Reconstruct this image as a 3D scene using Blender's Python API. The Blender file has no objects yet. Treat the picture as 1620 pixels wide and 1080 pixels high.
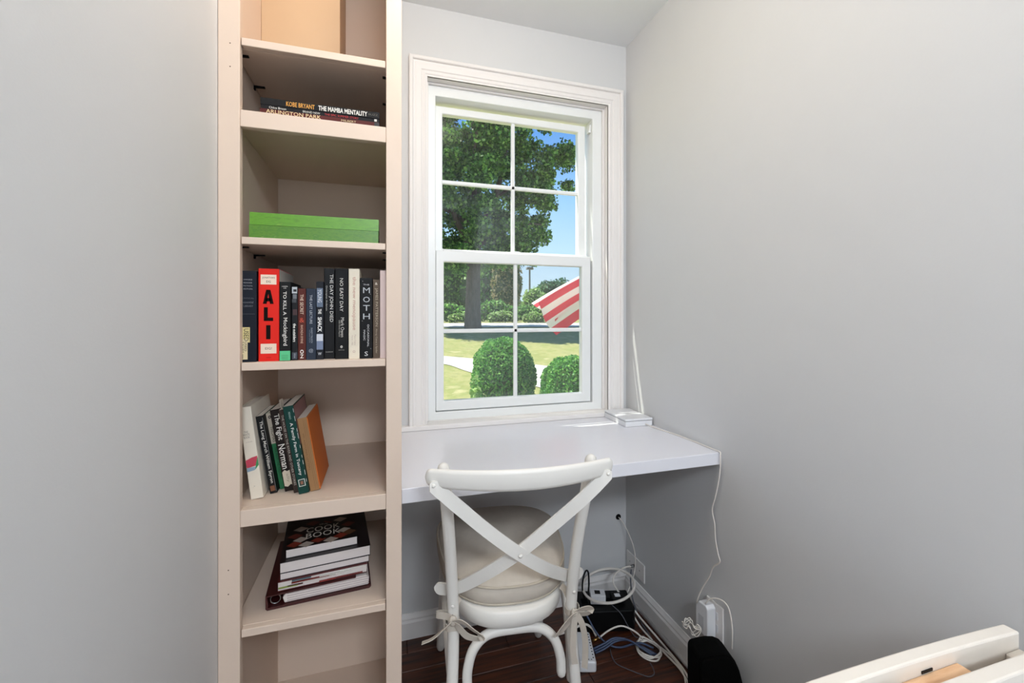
import bpy, bmesh, math, random
import numpy as np
from mathutils import Vector, Matrix, Euler, noise

S = bpy.context.scene
COL = S.collection
random.seed(7)
RNG = np.random.default_rng(11)
PI = math.pi

# ------------------------------------------------------------------ camera
YAW = 0.2937
CAMZ = 1.2416
cam_d = bpy.data.cameras.new('camera')
cam = bpy.data.objects.new('camera', cam_d)
COL.objects.link(cam)
cam.location = (0, 0, CAMZ)
cam.rotation_euler = (PI/2, 0, -YAW)
cam_d.sensor_width = 36
cam_d.lens = 672.1/1620*36
cam_d.shift_y = -41.5/1620
cam_d.clip_start = 0.02
cam_d.clip_end = 1000
S.camera = cam

# ------------------------------------------------------------------ view, sky, sun, room light
S.view_settings.view_transform = 'Standard'
S.view_settings.look = 'None'
S.view_settings.gamma = 1
S.view_settings.exposure = 0.42
S.view_settings.use_curve_mapping = False

w = bpy.data.worlds.new('sky')
S.world = w
w.use_nodes = True
nt = w.node_tree
nt.nodes.clear()
geo = nt.nodes.new('ShaderNodeTexCoord')
sep = nt.nodes.new('ShaderNodeSeparateXYZ')
ramp = nt.nodes.new('ShaderNodeValToRGB')
bg = nt.nodes.new('ShaderNodeBackground')
wo = nt.nodes.new('ShaderNodeOutputWorld')
nt.links.new(geo.outputs['Generated'], sep.inputs[0])
nt.links.new(sep.outputs['Z'], ramp.inputs[0])
nt.links.new(ramp.outputs[0], bg.inputs[0])
nt.links.new(bg.outputs[0], wo.inputs[0])
cr = ramp.color_ramp
cr.elements[0].position = 0.0
cr.elements[0].color = (0.72, 0.84, 0.97, 1)
cr.elements[1].position = 1.0
cr.elements[1].color = (0.14, 0.29, 0.62, 1)
for p, c in ((0.12, (0.56, 0.75, 0.98, 1)), (0.26, (0.33, 0.58, 0.96, 1)), (0.40, (0.13, 0.34, 0.80, 1))):
    e = cr.elements.new(p)
    e.color = c
bg.inputs[1].default_value = 1.0

SUN = Vector((0.42, -0.22, -1.0)).normalized()
sd = bpy.data.lights.new('sun', 'SUN')
sd.energy = 8.5
sd.angle = 0.006
sd.color = (1.0, 0.95, 0.86)
so = bpy.data.objects.new('sun', sd)
so.rotation_euler = SUN.to_track_quat('-Z', 'Y').to_euler()
so.location = (-5, 5, 12)
COL.objects.link(so)


def area(name, loc, target, sx, sy, power, color):
    d = bpy.data.lights.new(name, 'AREA')
    d.shape = 'RECTANGLE'
    d.size = sx
    d.size_y = sy
    d.energy = power
    d.color = color
    o = bpy.data.objects.new(name, d)
    o.location = loc
    o.rotation_euler = (Vector(target)-Vector(loc)).to_track_quat('-Z', 'Y').to_euler()
    COL.objects.link(o)
    return o


# two unseen cool fills added behind the camera; a warm ceiling globe before the bookcase
area('rear_high_fill_light', (0.30, -1.30, 2.42), (0.35, 0.9, 0.2), 0.6, 0.6, 42, (0.83, 0.91, 1.0))  # added fill from ceiling height, not a fitting of the room
area('rear_low_fill_light', (0.22, -2.50, 1.25), (0.60, 1.0, 0.7), 0.85, 1.1, 11, (0.84, 0.92, 1.0))  # added weak low fill; the wall behind it has no window
pl = bpy.data.lights.new('ceiling_globe_light', 'POINT')
pl.energy = 8.5
pl.shadow_soft_size = 0.10
pl.color = (1.0, 0.90, 0.78)
plo = bpy.data.objects.new('ceiling_globe_light', pl)
plo.location = (0.20, 0.75, 2.33)
COL.objects.link(plo)
# warm lamp inside the top of the bookcase, above the frame
area('bookcase_lamp_light', (-0.13, 1.17, 2.40), (-0.20, 1.20, 1.5), 0.10, 0.10, 0.16, (1.0, 0.60, 0.28))


# ------------------------------------------------------------------ materials
def lin(c):
    return c/12.92 if c <= 0.04045 else ((c+0.055)/1.055)**2.4


def rgb(h):
    return tuple(lin(int(h[i:i+2], 16)/255) for i in (0, 2, 4))


MATS = {}


def mat(name, color, rough=0.5, metal=0.0, var=0.05, scale=12.0, bump=0.0, bscale=200.0, stretch=(1, 1, 1), transl=0.0, spec=0.5):
    """procedural paint / fabric / paper: base colour with a little noise, optional fine relief"""
    if name in MATS:
        return MATS[name]
    if isinstance(color, str):
        color = rgb(color)
    m = bpy.data.materials.new(name)
    m.use_nodes = True
    n = m.node_tree
    b = n.nodes['Principled BSDF']
    b.inputs['Roughness'].default_value = rough
    b.inputs['Metallic'].default_value = metal
    b.inputs['Specular IOR Level'].default_value = spec
    tc = n.nodes.new('ShaderNodeTexCoord')
    mp = n.nodes.new('ShaderNodeMapping')
    mp.inputs['Scale'].default_value = stretch
    n.links.new(tc.outputs['Object'], mp.inputs[0])
    nz = n.nodes.new('ShaderNodeTexNoise')
    nz.inputs['Scale'].default_value = scale
    nz.inputs['Detail'].default_value = 4
    n.links.new(mp.outputs[0], nz.inputs['Vector'])
    mx = n.nodes.new('ShaderNodeMix')
    mx.data_type = 'RGBA'
    mx.inputs[6].default_value = tuple(max(0, c*(1-var)) for c in color)+(1,)
    mx.inputs[7].default_value = tuple(min(1, c*(1+var)) for c in color)+(1,)
    n.links.new(nz.outputs['Fac'], mx.inputs[0])
    n.links.new(mx.outputs[2], b.inputs['Base Color'])
    if bump > 0:
        n2 = n.nodes.new('ShaderNodeTexNoise')
        n2.inputs['Scale'].default_value = bscale
        n2.inputs['Detail'].default_value = 3
        n.links.new(mp.outputs[0], n2.inputs['Vector'])
        bp = n.nodes.new('ShaderNodeBump')
        bp.inputs['Strength'].default_value = bump
        bp.inputs['Distance'].default_value = 0.002
        n.links.new(n2.outputs['Fac'], bp.inputs['Height'])
        n.links.new(bp.outputs[0], b.inputs['Normal'])
    if transl > 0:
        tr = n.nodes.new('ShaderNodeBsdfTranslucent')
        n.links.new(mx.outputs[2], tr.inputs[0])
        ms = n.nodes.new('ShaderNodeMixShader')
        ms.inputs[0].default_value = transl
        out = n.nodes['Material Output']
        n.links.new(b.outputs[0], ms.inputs[1])
        n.links.new(tr.outputs[0], ms.inputs[2])
        n.links.new(ms.outputs[0], out.inputs[0])
    MATS[name] = m
    return m


def ramp_mat(name, stops, scale, rough=0.6, stretch=(1, 1, 1), detail=6, bump=0.0):
    """procedural pattern from stretched noise through a colour ramp (wood grain, bark, lawn)"""
    m = bpy.data.materials.new(name)
    m.use_nodes = True
    n = m.node_tree
    b = n.nodes['Principled BSDF']
    b.inputs['Roughness'].default_value = rough
    tc = n.nodes.new('ShaderNodeTexCoord')
    mp = n.nodes.new('ShaderNodeMapping')
    mp.inputs['Scale'].default_value = stretch
    n.links.new(tc.outputs['Object'], mp.inputs[0])
    nz = n.nodes.new('ShaderNodeTexNoise')
    nz.inputs['Scale'].default_value = scale
    nz.inputs['Detail'].default_value = detail
    nz.inputs['Roughness'].default_value = 0.65
    n.links.new(mp.outputs[0], nz.inputs['Vector'])
    r = n.nodes.new('ShaderNodeValToRGB')
    els = r.color_ramp.elements
    while len(els) < len(stops):
        els.new(0.5)
    for e, (p, c) in zip(els, stops):
        e.position = p
        e.color = (rgb(c) if isinstance(c, str) else c)+(1,)
    n.links.new(nz.outputs['Fac'], r.inputs[0])
    n.links.new(r.outputs[0], b.inputs['Base Color'])
    if bump:
        bp = n.nodes.new('ShaderNodeBump')
        bp.inputs['Strength'].default_value = bump
        bp.inputs['Distance'].default_value = 0.01
        n.links.new(nz.outputs['Fac'], bp.inputs['Height'])
        n.links.new(bp.outputs[0], b.inputs['Normal'])
    MATS[name] = m
    return m


M_WALL = mat('wall_paint', 'd2d2d2', 0.6, var=0.015, bump=0.06, bscale=260)
M_CEIL = mat('ceiling_paint', 'eef0f1', 0.7, var=0.01)
M_TRIM = mat('trim_paint', 'e9e5e2', 0.5, var=0.015)
M_VINYL = mat('window_vinyl', 'eceeed', 0.3, var=0.01)
M_CASE = mat('bookcase_paint', 'dcc7b5', 0.45, var=0.02, spec=0.3)
M_DUCT = mat('duct_paint', 'c8aa88', 0.5, var=0.03)
M_DESK = mat('desk_paint', 'e6e5ea', 0.22, var=0.01)
M_CHAIR = mat('chair_paint', 'e8e4dd', 0.38, var=0.03)
M_LINEN = mat('linen', 'c9bfb2', 0.9, var=0.08, scale=60, bump=0.35, bscale=900)
M_PIPE = mat('linen_piping', 'c2b7a6', 0.9, var=0.05, scale=60)
M_FLOOR = ramp_mat('dark_floor_wood', [(0.30, '22100a'), (0.48, '3f1f11'), (0.60, '5e3019'), (0.75, '2b150c')], 7, 0.42, (0.5, 9, 9))
M_BLACK = mat('black_plastic', '09090a', 0.5, var=0.1, spec=0.2)
M_BLACKCLOTH = mat('black_fabric', '040404', 0.95, var=0.2, scale=300, bump=0.2, spec=0.1)
M_WHITEPL = mat('white_plastic', 'e4e4e6', 0.3, var=0.01)
M_CABLE = mat('white_cable', 'e6dfd6', 0.45, var=0.02)
M_CABLEBLUE = mat('blue_cable', '3c4a66', 0.45, var=0.05)
M_CABLEGREY = mat('grey_cable', '55565e', 0.45, var=0.05)
M_METAL = mat('steel', '8f8f90', 0.3, 1.0)
M_BRASS = mat('brass', 'a07a48', 0.3, 1.0)
M_PAGES = mat('page_edges', 'd8cdc0', 0.85, var=0.12, scale=40, stretch=(30, 1, 1))
M_PAGESH = mat('page_edges_flat', 'd9cfca', 0.85, var=0.10, scale=40, stretch=(1, 1, 30))
M_RAW = ramp_mat('raw_wood', [(0.3, 'd9a97e'), (0.6, 'e6bd95'), (0.8, 'cf9c70')], 6, 0.6, (2, 14, 14))
M_FRAMECREAM = mat('cream_wood_paint', 'efe6da', 0.55, var=0.04, scale=30, bump=0.15, bscale=80)
M_CONCRETE = mat('concrete', 'c4beb6', 0.9, var=0.08, scale=3)
M_LAWN = ramp_mat('lawn_grass', [(0.30, '757a46'), (0.45, '98935f'), (0.55, '7f8446'), (0.68, 'aca378'), (0.8, '6a733c')], 2.2, 0.95, (1, 1, 1), 10)
M_BARK = ramp_mat('bark', [(0.3, '3d3029'), (0.5, '5b4a40'), (0.7, '74635a')], 7, 0.9, (3, 3, 0.5), 6, 0.8)
M_SIDING = mat('house_siding', 'd8d8d2', 0.7)
M_SOIL = mat('mulch', '5c4a38', 0.95, var=0.3, scale=20)


def glass_mat():
    m = bpy.data.materials.new('window_glass')
    m.use_nodes = True
    n = m.node_tree
    n.nodes.clear()
    out = n.nodes.new('ShaderNodeOutputMaterial')
    tr = n.nodes.new('ShaderNodeBsdfTransparent')
    tr.inputs[0].default_value = (0.93, 0.96, 0.94, 1)
    gl = n.nodes.new('ShaderNodeBsdfGlossy')
    gl.inputs['Roughness'].default_value = 0.0
    # Schlick reflectance, the same from both sides of the thin pane
    ge = n.nodes.new('ShaderNodeNewGeometry')
    dt = n.nodes.new('ShaderNodeVectorMath')
    dt.operation = 'DOT_PRODUCT'
    n.links.new(ge.outputs['Normal'], dt.inputs[0])
    n.links.new(ge.outputs['Incoming'], dt.inputs[1])

    def op(kind, a, b):
        q_ = n.nodes.new('ShaderNodeMath')
        q_.operation = kind
        for k_, v_ in enumerate((a, b)):
            if isinstance(v_, (int, float)):
                q_.inputs[k_].default_value = v_
            elif v_ is not None:
                n.links.new(v_, q_.inputs[k_])
        return q_.outputs[0]
    c_ = op('ABSOLUTE', dt.outputs['Value'], None)
    p_ = op('POWER', op('SUBTRACT', 1.0, c_), 5.0)
    fr = n.nodes.new('ShaderNodeMath')
    fr.operation = 'MULTIPLY_ADD'
    n.links.new(p_, fr.inputs[0])
    fr.inputs[1].default_value = 0.96
    fr.inputs[2].default_value = 0.035
    ms = n.nodes.new('ShaderNodeMixShader')
    n.links.new(fr.outputs[0], ms.inputs[0])
    n.links.new(tr.outputs[0], ms.inputs[1])
    n.links.new(gl.outputs[0], ms.inputs[2])
    n.links.new(ms.outputs[0], out.inputs[0])
    return m


def screen_mat():
    """fine insect mesh: open when looked through squarely, nearly closed for light that grazes it"""
    m = bpy.data.materials.new('insect_mesh')
    m.use_nodes = True
    n = m.node_tree
    n.nodes.clear()
    out = n.nodes.new('ShaderNodeOutputMaterial')
    tr = n.nodes.new('ShaderNodeBsdfTransparent')
    df = n.nodes.new('ShaderNodeBsdfDiffuse')
    df.inputs[0].default_value = (0.45, 0.46, 0.47, 1)
    lw = n.nodes.new('ShaderNodeLayerWeight')
    mr = n.nodes.new('ShaderNodeMapRange')
    mr.inputs[1].default_value = 0.15
    mr.inputs[2].default_value = 0.75
    mr.inputs[3].default_value = 0.16
    mr.inputs[4].default_value = 0.82
    lw.inputs[0].default_value = 0.5
    ms = n.nodes.new('ShaderNodeMixShader')
    n.links.new(lw.outputs['Facing'], mr.inputs[0])
    n.links.new(mr.outputs[0], ms.inputs[0])
    n.links.new(tr.outputs[0], ms.inputs[1])
    n.links.new(df.outputs[0], ms.inputs[2])
    n.links.new(ms.outputs[0], out.inputs[0])
    return m


M_GLASS = glass_mat()
M_MESH = screen_mat()


# ------------------------------------------------------------------ helpers
def link(name, me, parent=None):
    o = bpy.data.objects.new(name, me)
    COL.objects.link(o)
    if parent is not None:
        o.parent = parent
    return o


def mesh(name, verts, faces, m, parent=None, smooth=False, idx=None):
    me = bpy.data.meshes.new(name)
    me.from_pydata([tuple(v) for v in verts], [], faces)
    for k in (m if isinstance(m, (list, tuple)) else [m]):
        me.materials.append(k)
    if idx is not None:
        me.polygons.foreach_set('material_index', idx)
    if smooth:
        me.polygons.foreach_set('use_smooth', [True]*len(me.polygons))
    me.update()
    return link(name, me, parent)


def bmobj(name, bm, m, parent=None, smooth=False):
    bmesh.ops.recalc_face_normals(bm, faces=bm.faces)
    me = bpy.data.meshes.new(name)
    bm.to_mesh(me)
    bm.free()
    for k in (m if isinstance(m, (list, tuple)) else [m]):
        me.materials.append(k)
    if smooth:
        me.polygons.foreach_set('use_smooth', [True]*len(me.polygons))
    return link(name, me, parent)


def add_box(bm, lo, hi, rot=None, pivot=None):
    (x0, y0, z0), (x1, y1, z1) = lo, hi
    vs = [bm.verts.new(v) for v in ((x0, y0, z0), (x1, y0, z0), (x1, y1, z0), (x0, y1, z0), (x0, y0, z1), (x1, y0, z1), (x1, y1, z1), (x0, y1, z1))]
    fs = [bm.faces.new([vs[i] for i in f]) for f in ((3, 2, 1, 0), (4, 5, 6, 7), (0, 1, 5, 4), (1, 2, 6, 5), (2, 3, 7, 6), (3, 0, 4, 7))]
    if rot is not None:
        bmesh.ops.rotate(bm, cent=pivot or Vector(((x0+x1)/2, (y0+y1)/2, (z0+z1)/2)), matrix=rot, verts=vs)
    return vs, fs


def box(name, lo, hi, m, parent=None, bevel=0.0, seg=2, rot=None, pivot=None):
    bm = bmesh.new()
    add_box(bm, lo, hi, rot, pivot)
    if bevel:
        bmesh.ops.bevel(bm, geom=list(bm.edges), offset=bevel, segments=seg, profile=0.5, affect='EDGES')
    return bmobj(name, bm, m, parent)


def tag(o, label=None, cat=None, group=None, kind=None):
    for k, v in (('label', label), ('category', cat), ('group', group), ('kind', kind)):
        if v:
            o[k] = v
    return o


def struct(o):
    o['kind'] = 'structure'
    return o


def thing(name, label, cat, loc=(0, 0, 0), rot=(0, 0, 0), group=None):
    o = bpy.data.objects.new(name, None)
    o.empty_display_size = 0.05
    COL.objects.link(o)
    o.location = loc
    o.rotation_euler = rot
    return tag(o, label, cat, group)


def spline(pts, n=8, closed=False):
    P = [Vector(p) for p in pts]
    out = []
    N = len(P)
    rng = range(N) if closed else range(N-1)
    for i in rng:
        if closed:
            a, b, c, d = P[(i-1) % N], P[i], P[(i+1) % N], P[(i+2) % N]
        else:
            b, c = P[i], P[i+1]
            a = P[i-1] if i > 0 else b*2-c
            d = P[i+2] if i+2 < N else c*2-b
        for k in range(n):
            t = k/n
            out.append(0.5*((2*b)+(c-a)*t+(2*a-5*b+4*c-d)*t*t+(3*b-a-3*c+d)*t**3))
    if not closed:
        out.append(P[-1])
    return out


def tube_geo(V, F, pts, rad, seg=8, closed=False, cap=True, squash=None):
    """sweep a circle along pts; rad a number or list"""
    P = [Vector(p) for p in pts]
    N = len(P)
    if not isinstance(rad, (list, tuple)):
        rad = [rad]*N
    t0 = (P[1]-P[0]).normalized()
    up = Vector((0, 0, 1)) if abs(t0.z) < 0.9 else Vector((0, 1, 0))
    nrm = (up-t0*up.dot(t0)).normalized()
    base = len(V)
    for i in range(N):
        if closed:
            t = (P[(i+1) % N]-P[i-1])
        else:
            t = P[min(i+1, N-1)]-P[max(i-1, 0)]
        if t.length < 1e-9:
            t = t0.copy()
        t.normalize()
        nrm = nrm-t*nrm.dot(t)
        nrm.normalize()
        bi = t.cross(nrm)
        for k in range(seg):
            a = 2*PI*k/seg
            V.append(P[i]+nrm*(math.cos(a)*rad[i])+bi*(math.sin(a)*rad[i]))
    M = N if closed else N-1
    for i in range(M):
        for k in range(seg):
            a = base+i*seg+k
            b = base+i*seg+(k+1) % seg
            c = base+((i+1) % N)*seg+(k+1) % seg
            d = base+((i+1) % N)*seg+k
            F.append((a, b, c, d))
    if cap and not closed:
        F.append(tuple(base+k for k in reversed(range(seg))))
        F.append(tuple(base+(N-1)*seg+k for k in range(seg)))


def tube(name, pts, rad, m, parent=None, seg=8, n=6, closed=False, smoothpath=True):
    P = spline(pts, n, closed) if smoothpath else [Vector(p) for p in pts]
    if isinstance(rad, (list, tuple)) and smoothpath:
        L = len(P)-1
        rr = []
        for i in range(len(P)):
            q = i/L*(len(rad)-1)
            k = min(int(q), len(rad)-2)
            rr.append(rad[k]+(rad[k+1]-rad[k])*(q-k))
        rad = rr
    V, F = [], []
    tube_geo(V, F, P, rad, seg, closed)
    return mesh(name, V, F, m, parent, True)


def round_tube_pts(pts, r, n=8):
    """path + radii with domed ends"""
    P = spline(pts, n)
    a = (P[0]-P[1]).normalized()
    b = (P[-1]-P[-2]).normalized()
    pre = [P[0]+a*r*math.sin(t) for t in (1.45, 1.1, 0.6)]
    post = [P[-1]+b*r*math.sin(t) for t in (0.6, 1.1, 1.45)]
    rp = [r*math.cos(t) for t in (1.45, 1.1, 0.6)]
    return pre+P+post, rp, list(reversed(rp))


def rod(name, pts, r, m, parent=None, seg=14, n=8, r1=None):
    r1 = r if r1 is None else r1
    P, a, b = round_tube_pts(pts, r, n)
    k = len(P)-6
    mid = [r+(r1-r)*i/(k-1) for i in range(k)]
    b = [x*r1/r for x in b]
    V, F = [], []
    tube_geo(V, F, P, a+mid+b, seg)
    return mesh(name, V, F, m, parent, True)


def strap(name, pts, wid, th, m, parent=None, up=None, n=8, rounded=True, smoothpath=True):
    """flat bar: centre path, width vectors given per point (list) or one vector"""
    P = spline(pts, n) if smoothpath else [Vector(p) for p in pts]
    if isinstance(up, (list, tuple)) and isinstance(up[0], (list, tuple, Vector)):
        U = spline(up, n) if smoothpath else [Vector(u) for u in up]
    else:
        U = [Vector(up)]*len(P)
    V, F = [], []
    N = len(P)
    for i in range(N):
        t = (P[min(i+1, N-1)]-P[max(i-1, 0)]).normalized()
        u = (U[i]-t*U[i].dot(t)).normalized()
        nn = t.cross(u)
        ww = wid
        if rounded:
            dist = min((P[i]-P[0]).length, (P[i]-P[-1]).length)
            if dist < wid/2:
                ww = 2*math.sqrt(max((wid/2)**2-(wid/2-dist)**2, (wid*0.12)**2))
        for a, b in ((-1, -1), (1, -1), (1, 1), (-1, 1)):
            V.append(P[i]+u*(a*ww/2)+nn*(b*th/2))
    for i in range(N-1):
        for k in range(4):
            F.append((i*4+k, i*4+(k+1) % 4, (i+1)*4+(k+1) % 4, (i+1)*4+k))
    F.append((3, 2, 1, 0))
    F.append(tuple((N-1)*4+k for k in range(4)))
    return mesh(name, V, F, m, parent)


def prism(name, poly, lo, hi, m, parent=None, axis='y', bevel=0.0, seg=2):
    """extrude a 2-D outline; axis y: outline in (x,z); axis x: (y,z); axis z: (x,y)"""
    bm = bmesh.new()

    def at(p, h):
        return {'y': (p[0], h, p[1]), 'x': (h, p[0], p[1]), 'z': (p[0], p[1], h)}[axis]
    a = [bm.verts.new(at(p, lo)) for p in poly]
    b = [bm.verts.new(at(p, hi)) for p in poly]
    n = len(poly)
    bm.faces.new(a)
    bm.faces.new(list(reversed(b)))
    for i in range(n):
        bm.faces.new((a[i], b[i], b[(i+1) % n], a[(i+1) % n]))
    bmesh.ops.recalc_face_normals(bm, faces=bm.faces)
    if bevel:
        ed = [e for e in bm.edges if len(e.link_faces) == 2 and e.link_faces[0].normal.angle(e.link_faces[1].normal) > 0.8]
        bmesh.ops.bevel(bm, geom=ed, offset=bevel, segments=seg, profile=0.5, affect='EDGES')
    return bmobj(name, bm, m, parent)


def dome(name, c, r, nrm, m, parent, flat=0.6, seg=10):
    """small bolt head / button"""
    n = Vector(nrm).normalized()
    u = n.orthogonal().normalized()
    v = n.cross(u)
    V, F = [], []
    R = 3
    for i in range(R):
        a = i/R*PI/2
        for k in range(seg):
            b = 2*PI*k/seg
            V.append(Vector(c)+(u*math.cos(b)+v*math.sin(b))*r*math.cos(a)+n*r*flat*math.sin(a))
    V.append(Vector(c)+n*r*flat)
    for i in range(R-1):
        for k in range(seg):
            F.append((i*seg+k, i*seg+(k+1) % seg, (i+1)*seg+(k+1) % seg, (i+1)*seg+k))
    for k in range(seg):
        F.append(((R-1)*seg+k, (R-1)*seg+(k+1) % seg, R*seg))
    F.append(tuple(reversed(range(seg))))
    return mesh(name, V, F, m, parent, True)


TEXTS = []


def text(parent, name, s, cx, cz, L, H, color, y=-0.0006, mode='down', plane='xz', z=0.0, bold=0.0, depth=None, rough=0.5):
    """queue flat printed lettering, fitted to a box of length L and letter height H"""
    m = color if not isinstance(color, str) else mat('ink_'+color, color, max(rough, 0.6), var=0.02, spec=0.2)
    TEXTS.append((parent, name, s, cx, cz, L, H, m, y, mode, plane, z, bold))


def flush_texts():
    tmp = []
    for t in TEXTS:
        c = bpy.data.curves.new('t', 'FONT')
        c.body = t[2]
        c.resolution_u = 2
        c.offset = t[12]
        c.space_line = 0.85
        if '\n' in t[2]:
            c.align_x = 'CENTER'
        o = bpy.data.objects.new('t', c)
        COL.objects.link(o)
        tmp.append(o)
    bpy.context.view_layer.update()
    dg = bpy.context.evaluated_depsgraph_get()
    meshes = [bpy.data.meshes.new_from_object(o.evaluated_get(dg)) for o in tmp]
    for o in tmp:
        c = o.data
        bpy.data.objects.remove(o)
        bpy.data.curves.remove(c)
    for t, me in zip(TEXTS, meshes):
        parent, name, s, cx, cz, L, H, m, y, mode, plane, z, bold = t
        co = np.empty(len(me.vertices)*3)
        me.vertices.foreach_get('co', co)
        co = co.reshape(-1, 3)
        lo, hi = co.min(0), co.max(0)
        d = np.maximum(hi-lo, 1e-6)
        u = ((co[:, 0]-lo[0])/d[0]-0.5)*L
        v = ((co[:, 1]-lo[1])/d[1]-0.5)*H
        if mode == 'down':
            a, b = v, -u
        elif mode == 'up':
            a, b = -v, u
        else:
            a, b = u, v
        out = np.zeros_like(co)
        out[:, 0] = cx+a
        if plane == 'xz':
            out[:, 1] = y
            out[:, 2] = cz+b
        else:
            out[:, 1] = cz+b
            out[:, 2] = z
        me.vertices.foreach_set('co', out.ravel())
        me.materials.clear()
        me.materials.append(m)
        me.update()
        link(name, me, parent)


# ================================================================== SETTING
XL, XR, YB, YF, ZC = -0.3537, 1.0479, 1.6872, -2.55, 2.45

# window opening in the back wall
WX0, WX1, WZ0, WZ1 = 0.150, 0.966, 0.802, 2.185
T = 0.15
bm = bmesh.new()
add_box(bm, (XL-0.1, YB, -0.02), (WX0, YB+T, 2.62))
add_box(bm, (WX1, YB, -0.02), (2.6, YB+T, 2.62))
add_box(bm, (WX0, YB, -0.02), (WX1, YB+T, WZ0))
add_box(bm, (WX0, YB, WZ1), (WX1, YB+T, 2.62))
wall_back = struct(bmobj('wall_back', bm, M_WALL))
wall_left = struct(box('wall_left', (XL-0.1, YF-0.1, -0.02), (XL, YB, ZC), M_WALL))
wall_right = struct(box('wall_right', (XR, YF-0.1, -0.02), (XR+0.1, YB, ZC), M_WALL))
wall_front = struct(box('wall_front', (XL, YF-0.1, -0.02), (XR, YF, ZC), M_WALL))
ceiling = struct(box('ceiling', (XL-0.1, YF-0.1, ZC), (XR+0.1, YB, ZC+0.08), M_CEIL))
floor = struct(box('floor', (XL-0.1, YF-0.1, -0.04), (XR+0.1, YB, -0.012), M_FLOOR))
# floor boards run along x; each board a piece of its own
bw = 0.082
y = YB-0.001
k = 0
random.seed(3)
while y > YF:
    cut = XL+0.2+random.random()*1.0
    for (a, b) in ((XL, cut-0.001), (cut+0.001, XR)):
        p = box('plank', (a, max(y-bw+0.0016, YF), -0.012), (b, y, -0.0003*random.random()), M_FLOOR, floor, 0.0012, 1)
        p.data.transform(Matrix.Translation((0, 0, 0)))
    y -= bw
    k += 1


def baseboard(name, a, b, zt, nx, ny):
    """moulded baseboard from a to b; (nx,ny) points into the room"""
    prof = [(0, 0), (0.016, 0), (0.016, 0.062), (0.012, 0.070), (0.012, 0.076), (0.007, 0.085), (0.004, zt), (0, zt)]
    V, F = [], []
    for p in (a, b):
        for d, z in prof:
            V.append((p[0]+nx*d, p[1]+ny*d, z))
    n = len(prof)
    for i in range(n):
        F.append((i, (i+1) % n, n+(i+1) % n, n+i))
    F.append(tuple(reversed(range(n))))
    F.append(tuple(range(n, 2*n)))
    return struct(mesh(name, V, F, M_TRIM))


baseboard('baseboard_back', (0.0440, YB), (XR, YB), 0.0916, 0, -1)
bbr = baseboard('baseboard_right', (XR, YF), (XR, YB-0.017), 0.0916, -1, 0)
baseboard('baseboard_left', (XL, YF), (XL, 1.093), 0.0916, 1, 0)
q = tube('shoe_moulding', [(XR-0.020, YF, 0.006), (XR-0.020, YB-0.02, 0.006)], 0.009, M_TRIM, bbr, 8, 1)

# ---- window: casing, vinyl frame, two sashes
win = bpy.data.objects.new('window_1', None)
COL.objects.link(win)
win.location = (0.55, YB, 0.8)
struct(win)
WOFF = Vector(win.location)


def wp(o):
    o.location = -WOFF
    return o


def sweep_u(name, prof, x0, x1, z0, z1, m, parent):
    """mitred casing: profile (inset from outer edge, projection towards room) up, across and down"""
    V, F = [], []
    n = len(prof)
    for i in range(4):
        for d, pr in prof:
            x = x0+d if i in (0, 1) else x1-d
            z = z0 if i in (0, 3) else z1-d
            V.append((x, YB-pr, z))
    for i in range(3):
        for k in range(n-1):
            F.append((i*n+k, i*n+k+1, (i+1)*n+k+1, (i+1)*n+k))
    return wp(mesh(name, V, F, m, parent))


CX0, CX1, CZ1 = 0.0936, 1.0244, 2.2431
prof = [(0, 0), (0, 0.024), (0.004, 0.027), (0.011, 0.027), (0.014, 0.024), (0.016, 0.016), (0.021, 0.0145), (0.028, 0.016), (0.046, 0.015),
        (0.049, 0.011), (0.053, 0.011), (0.056, 0.013), (0.061, 0.013), (0.064, 0.010), (0.070, 0.009), (0.070, 0)]
sweep_u('casing', [(a_, b_*0.8) for a_, b_ in prof], CX0, CX1, 0.8165, CZ1, M_TRIM, win)


def ring(name, x0, x1, z0, z1, ix0, ix1, iz0, iz1, y0, y1, m, parent, bevel=0.0025):
    """rectangular frame with its own thickness"""
    bm = bmesh.new()
    O = [(x0, z0), (x1, z0), (x1, z1), (x0, z1)]
    I = [(ix0, iz0), (ix1, iz0), (ix1, iz1), (ix0, iz1)]
    v = {}
    for nm, L in (('o', O), ('i', I)):
        for k, (x, z) in enumerate(L):
            for t, yy in ((0, y0), (1, y1)):
                v[nm, k, t] = bm.verts.new((x, yy, z))
    for k in range(4):
        j = (k+1) % 4
        bm.faces.new((v['o', k, 0], v['o', j, 0], v['i', j, 0], v['i', k, 0]))
        bm.faces.new((v['o', k, 1], v['i', k, 1], v['i', j, 1], v['o', j, 1]))
        bm.faces.new((v['o', k, 0], v['o', k, 1], v['o', j, 1], v['o', j, 0]))
        bm.faces.new((v['i', k, 0], v['i', j, 0], v['i', j, 1], v['i', k, 1]))
    bmesh.ops.recalc_face_normals(bm, faces=bm.faces)
    if bevel:
        ed = [e for e in bm.edges if abs(e.link_faces[0].normal.dot(e.link_faces[1].normal)) < 0.5]
        bmesh.ops.bevel(bm, geom=ed, offset=bevel, segments=2, profile=0.5, affect='EDGES')
    return wp(bmobj(name, bm, m, parent))


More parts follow.
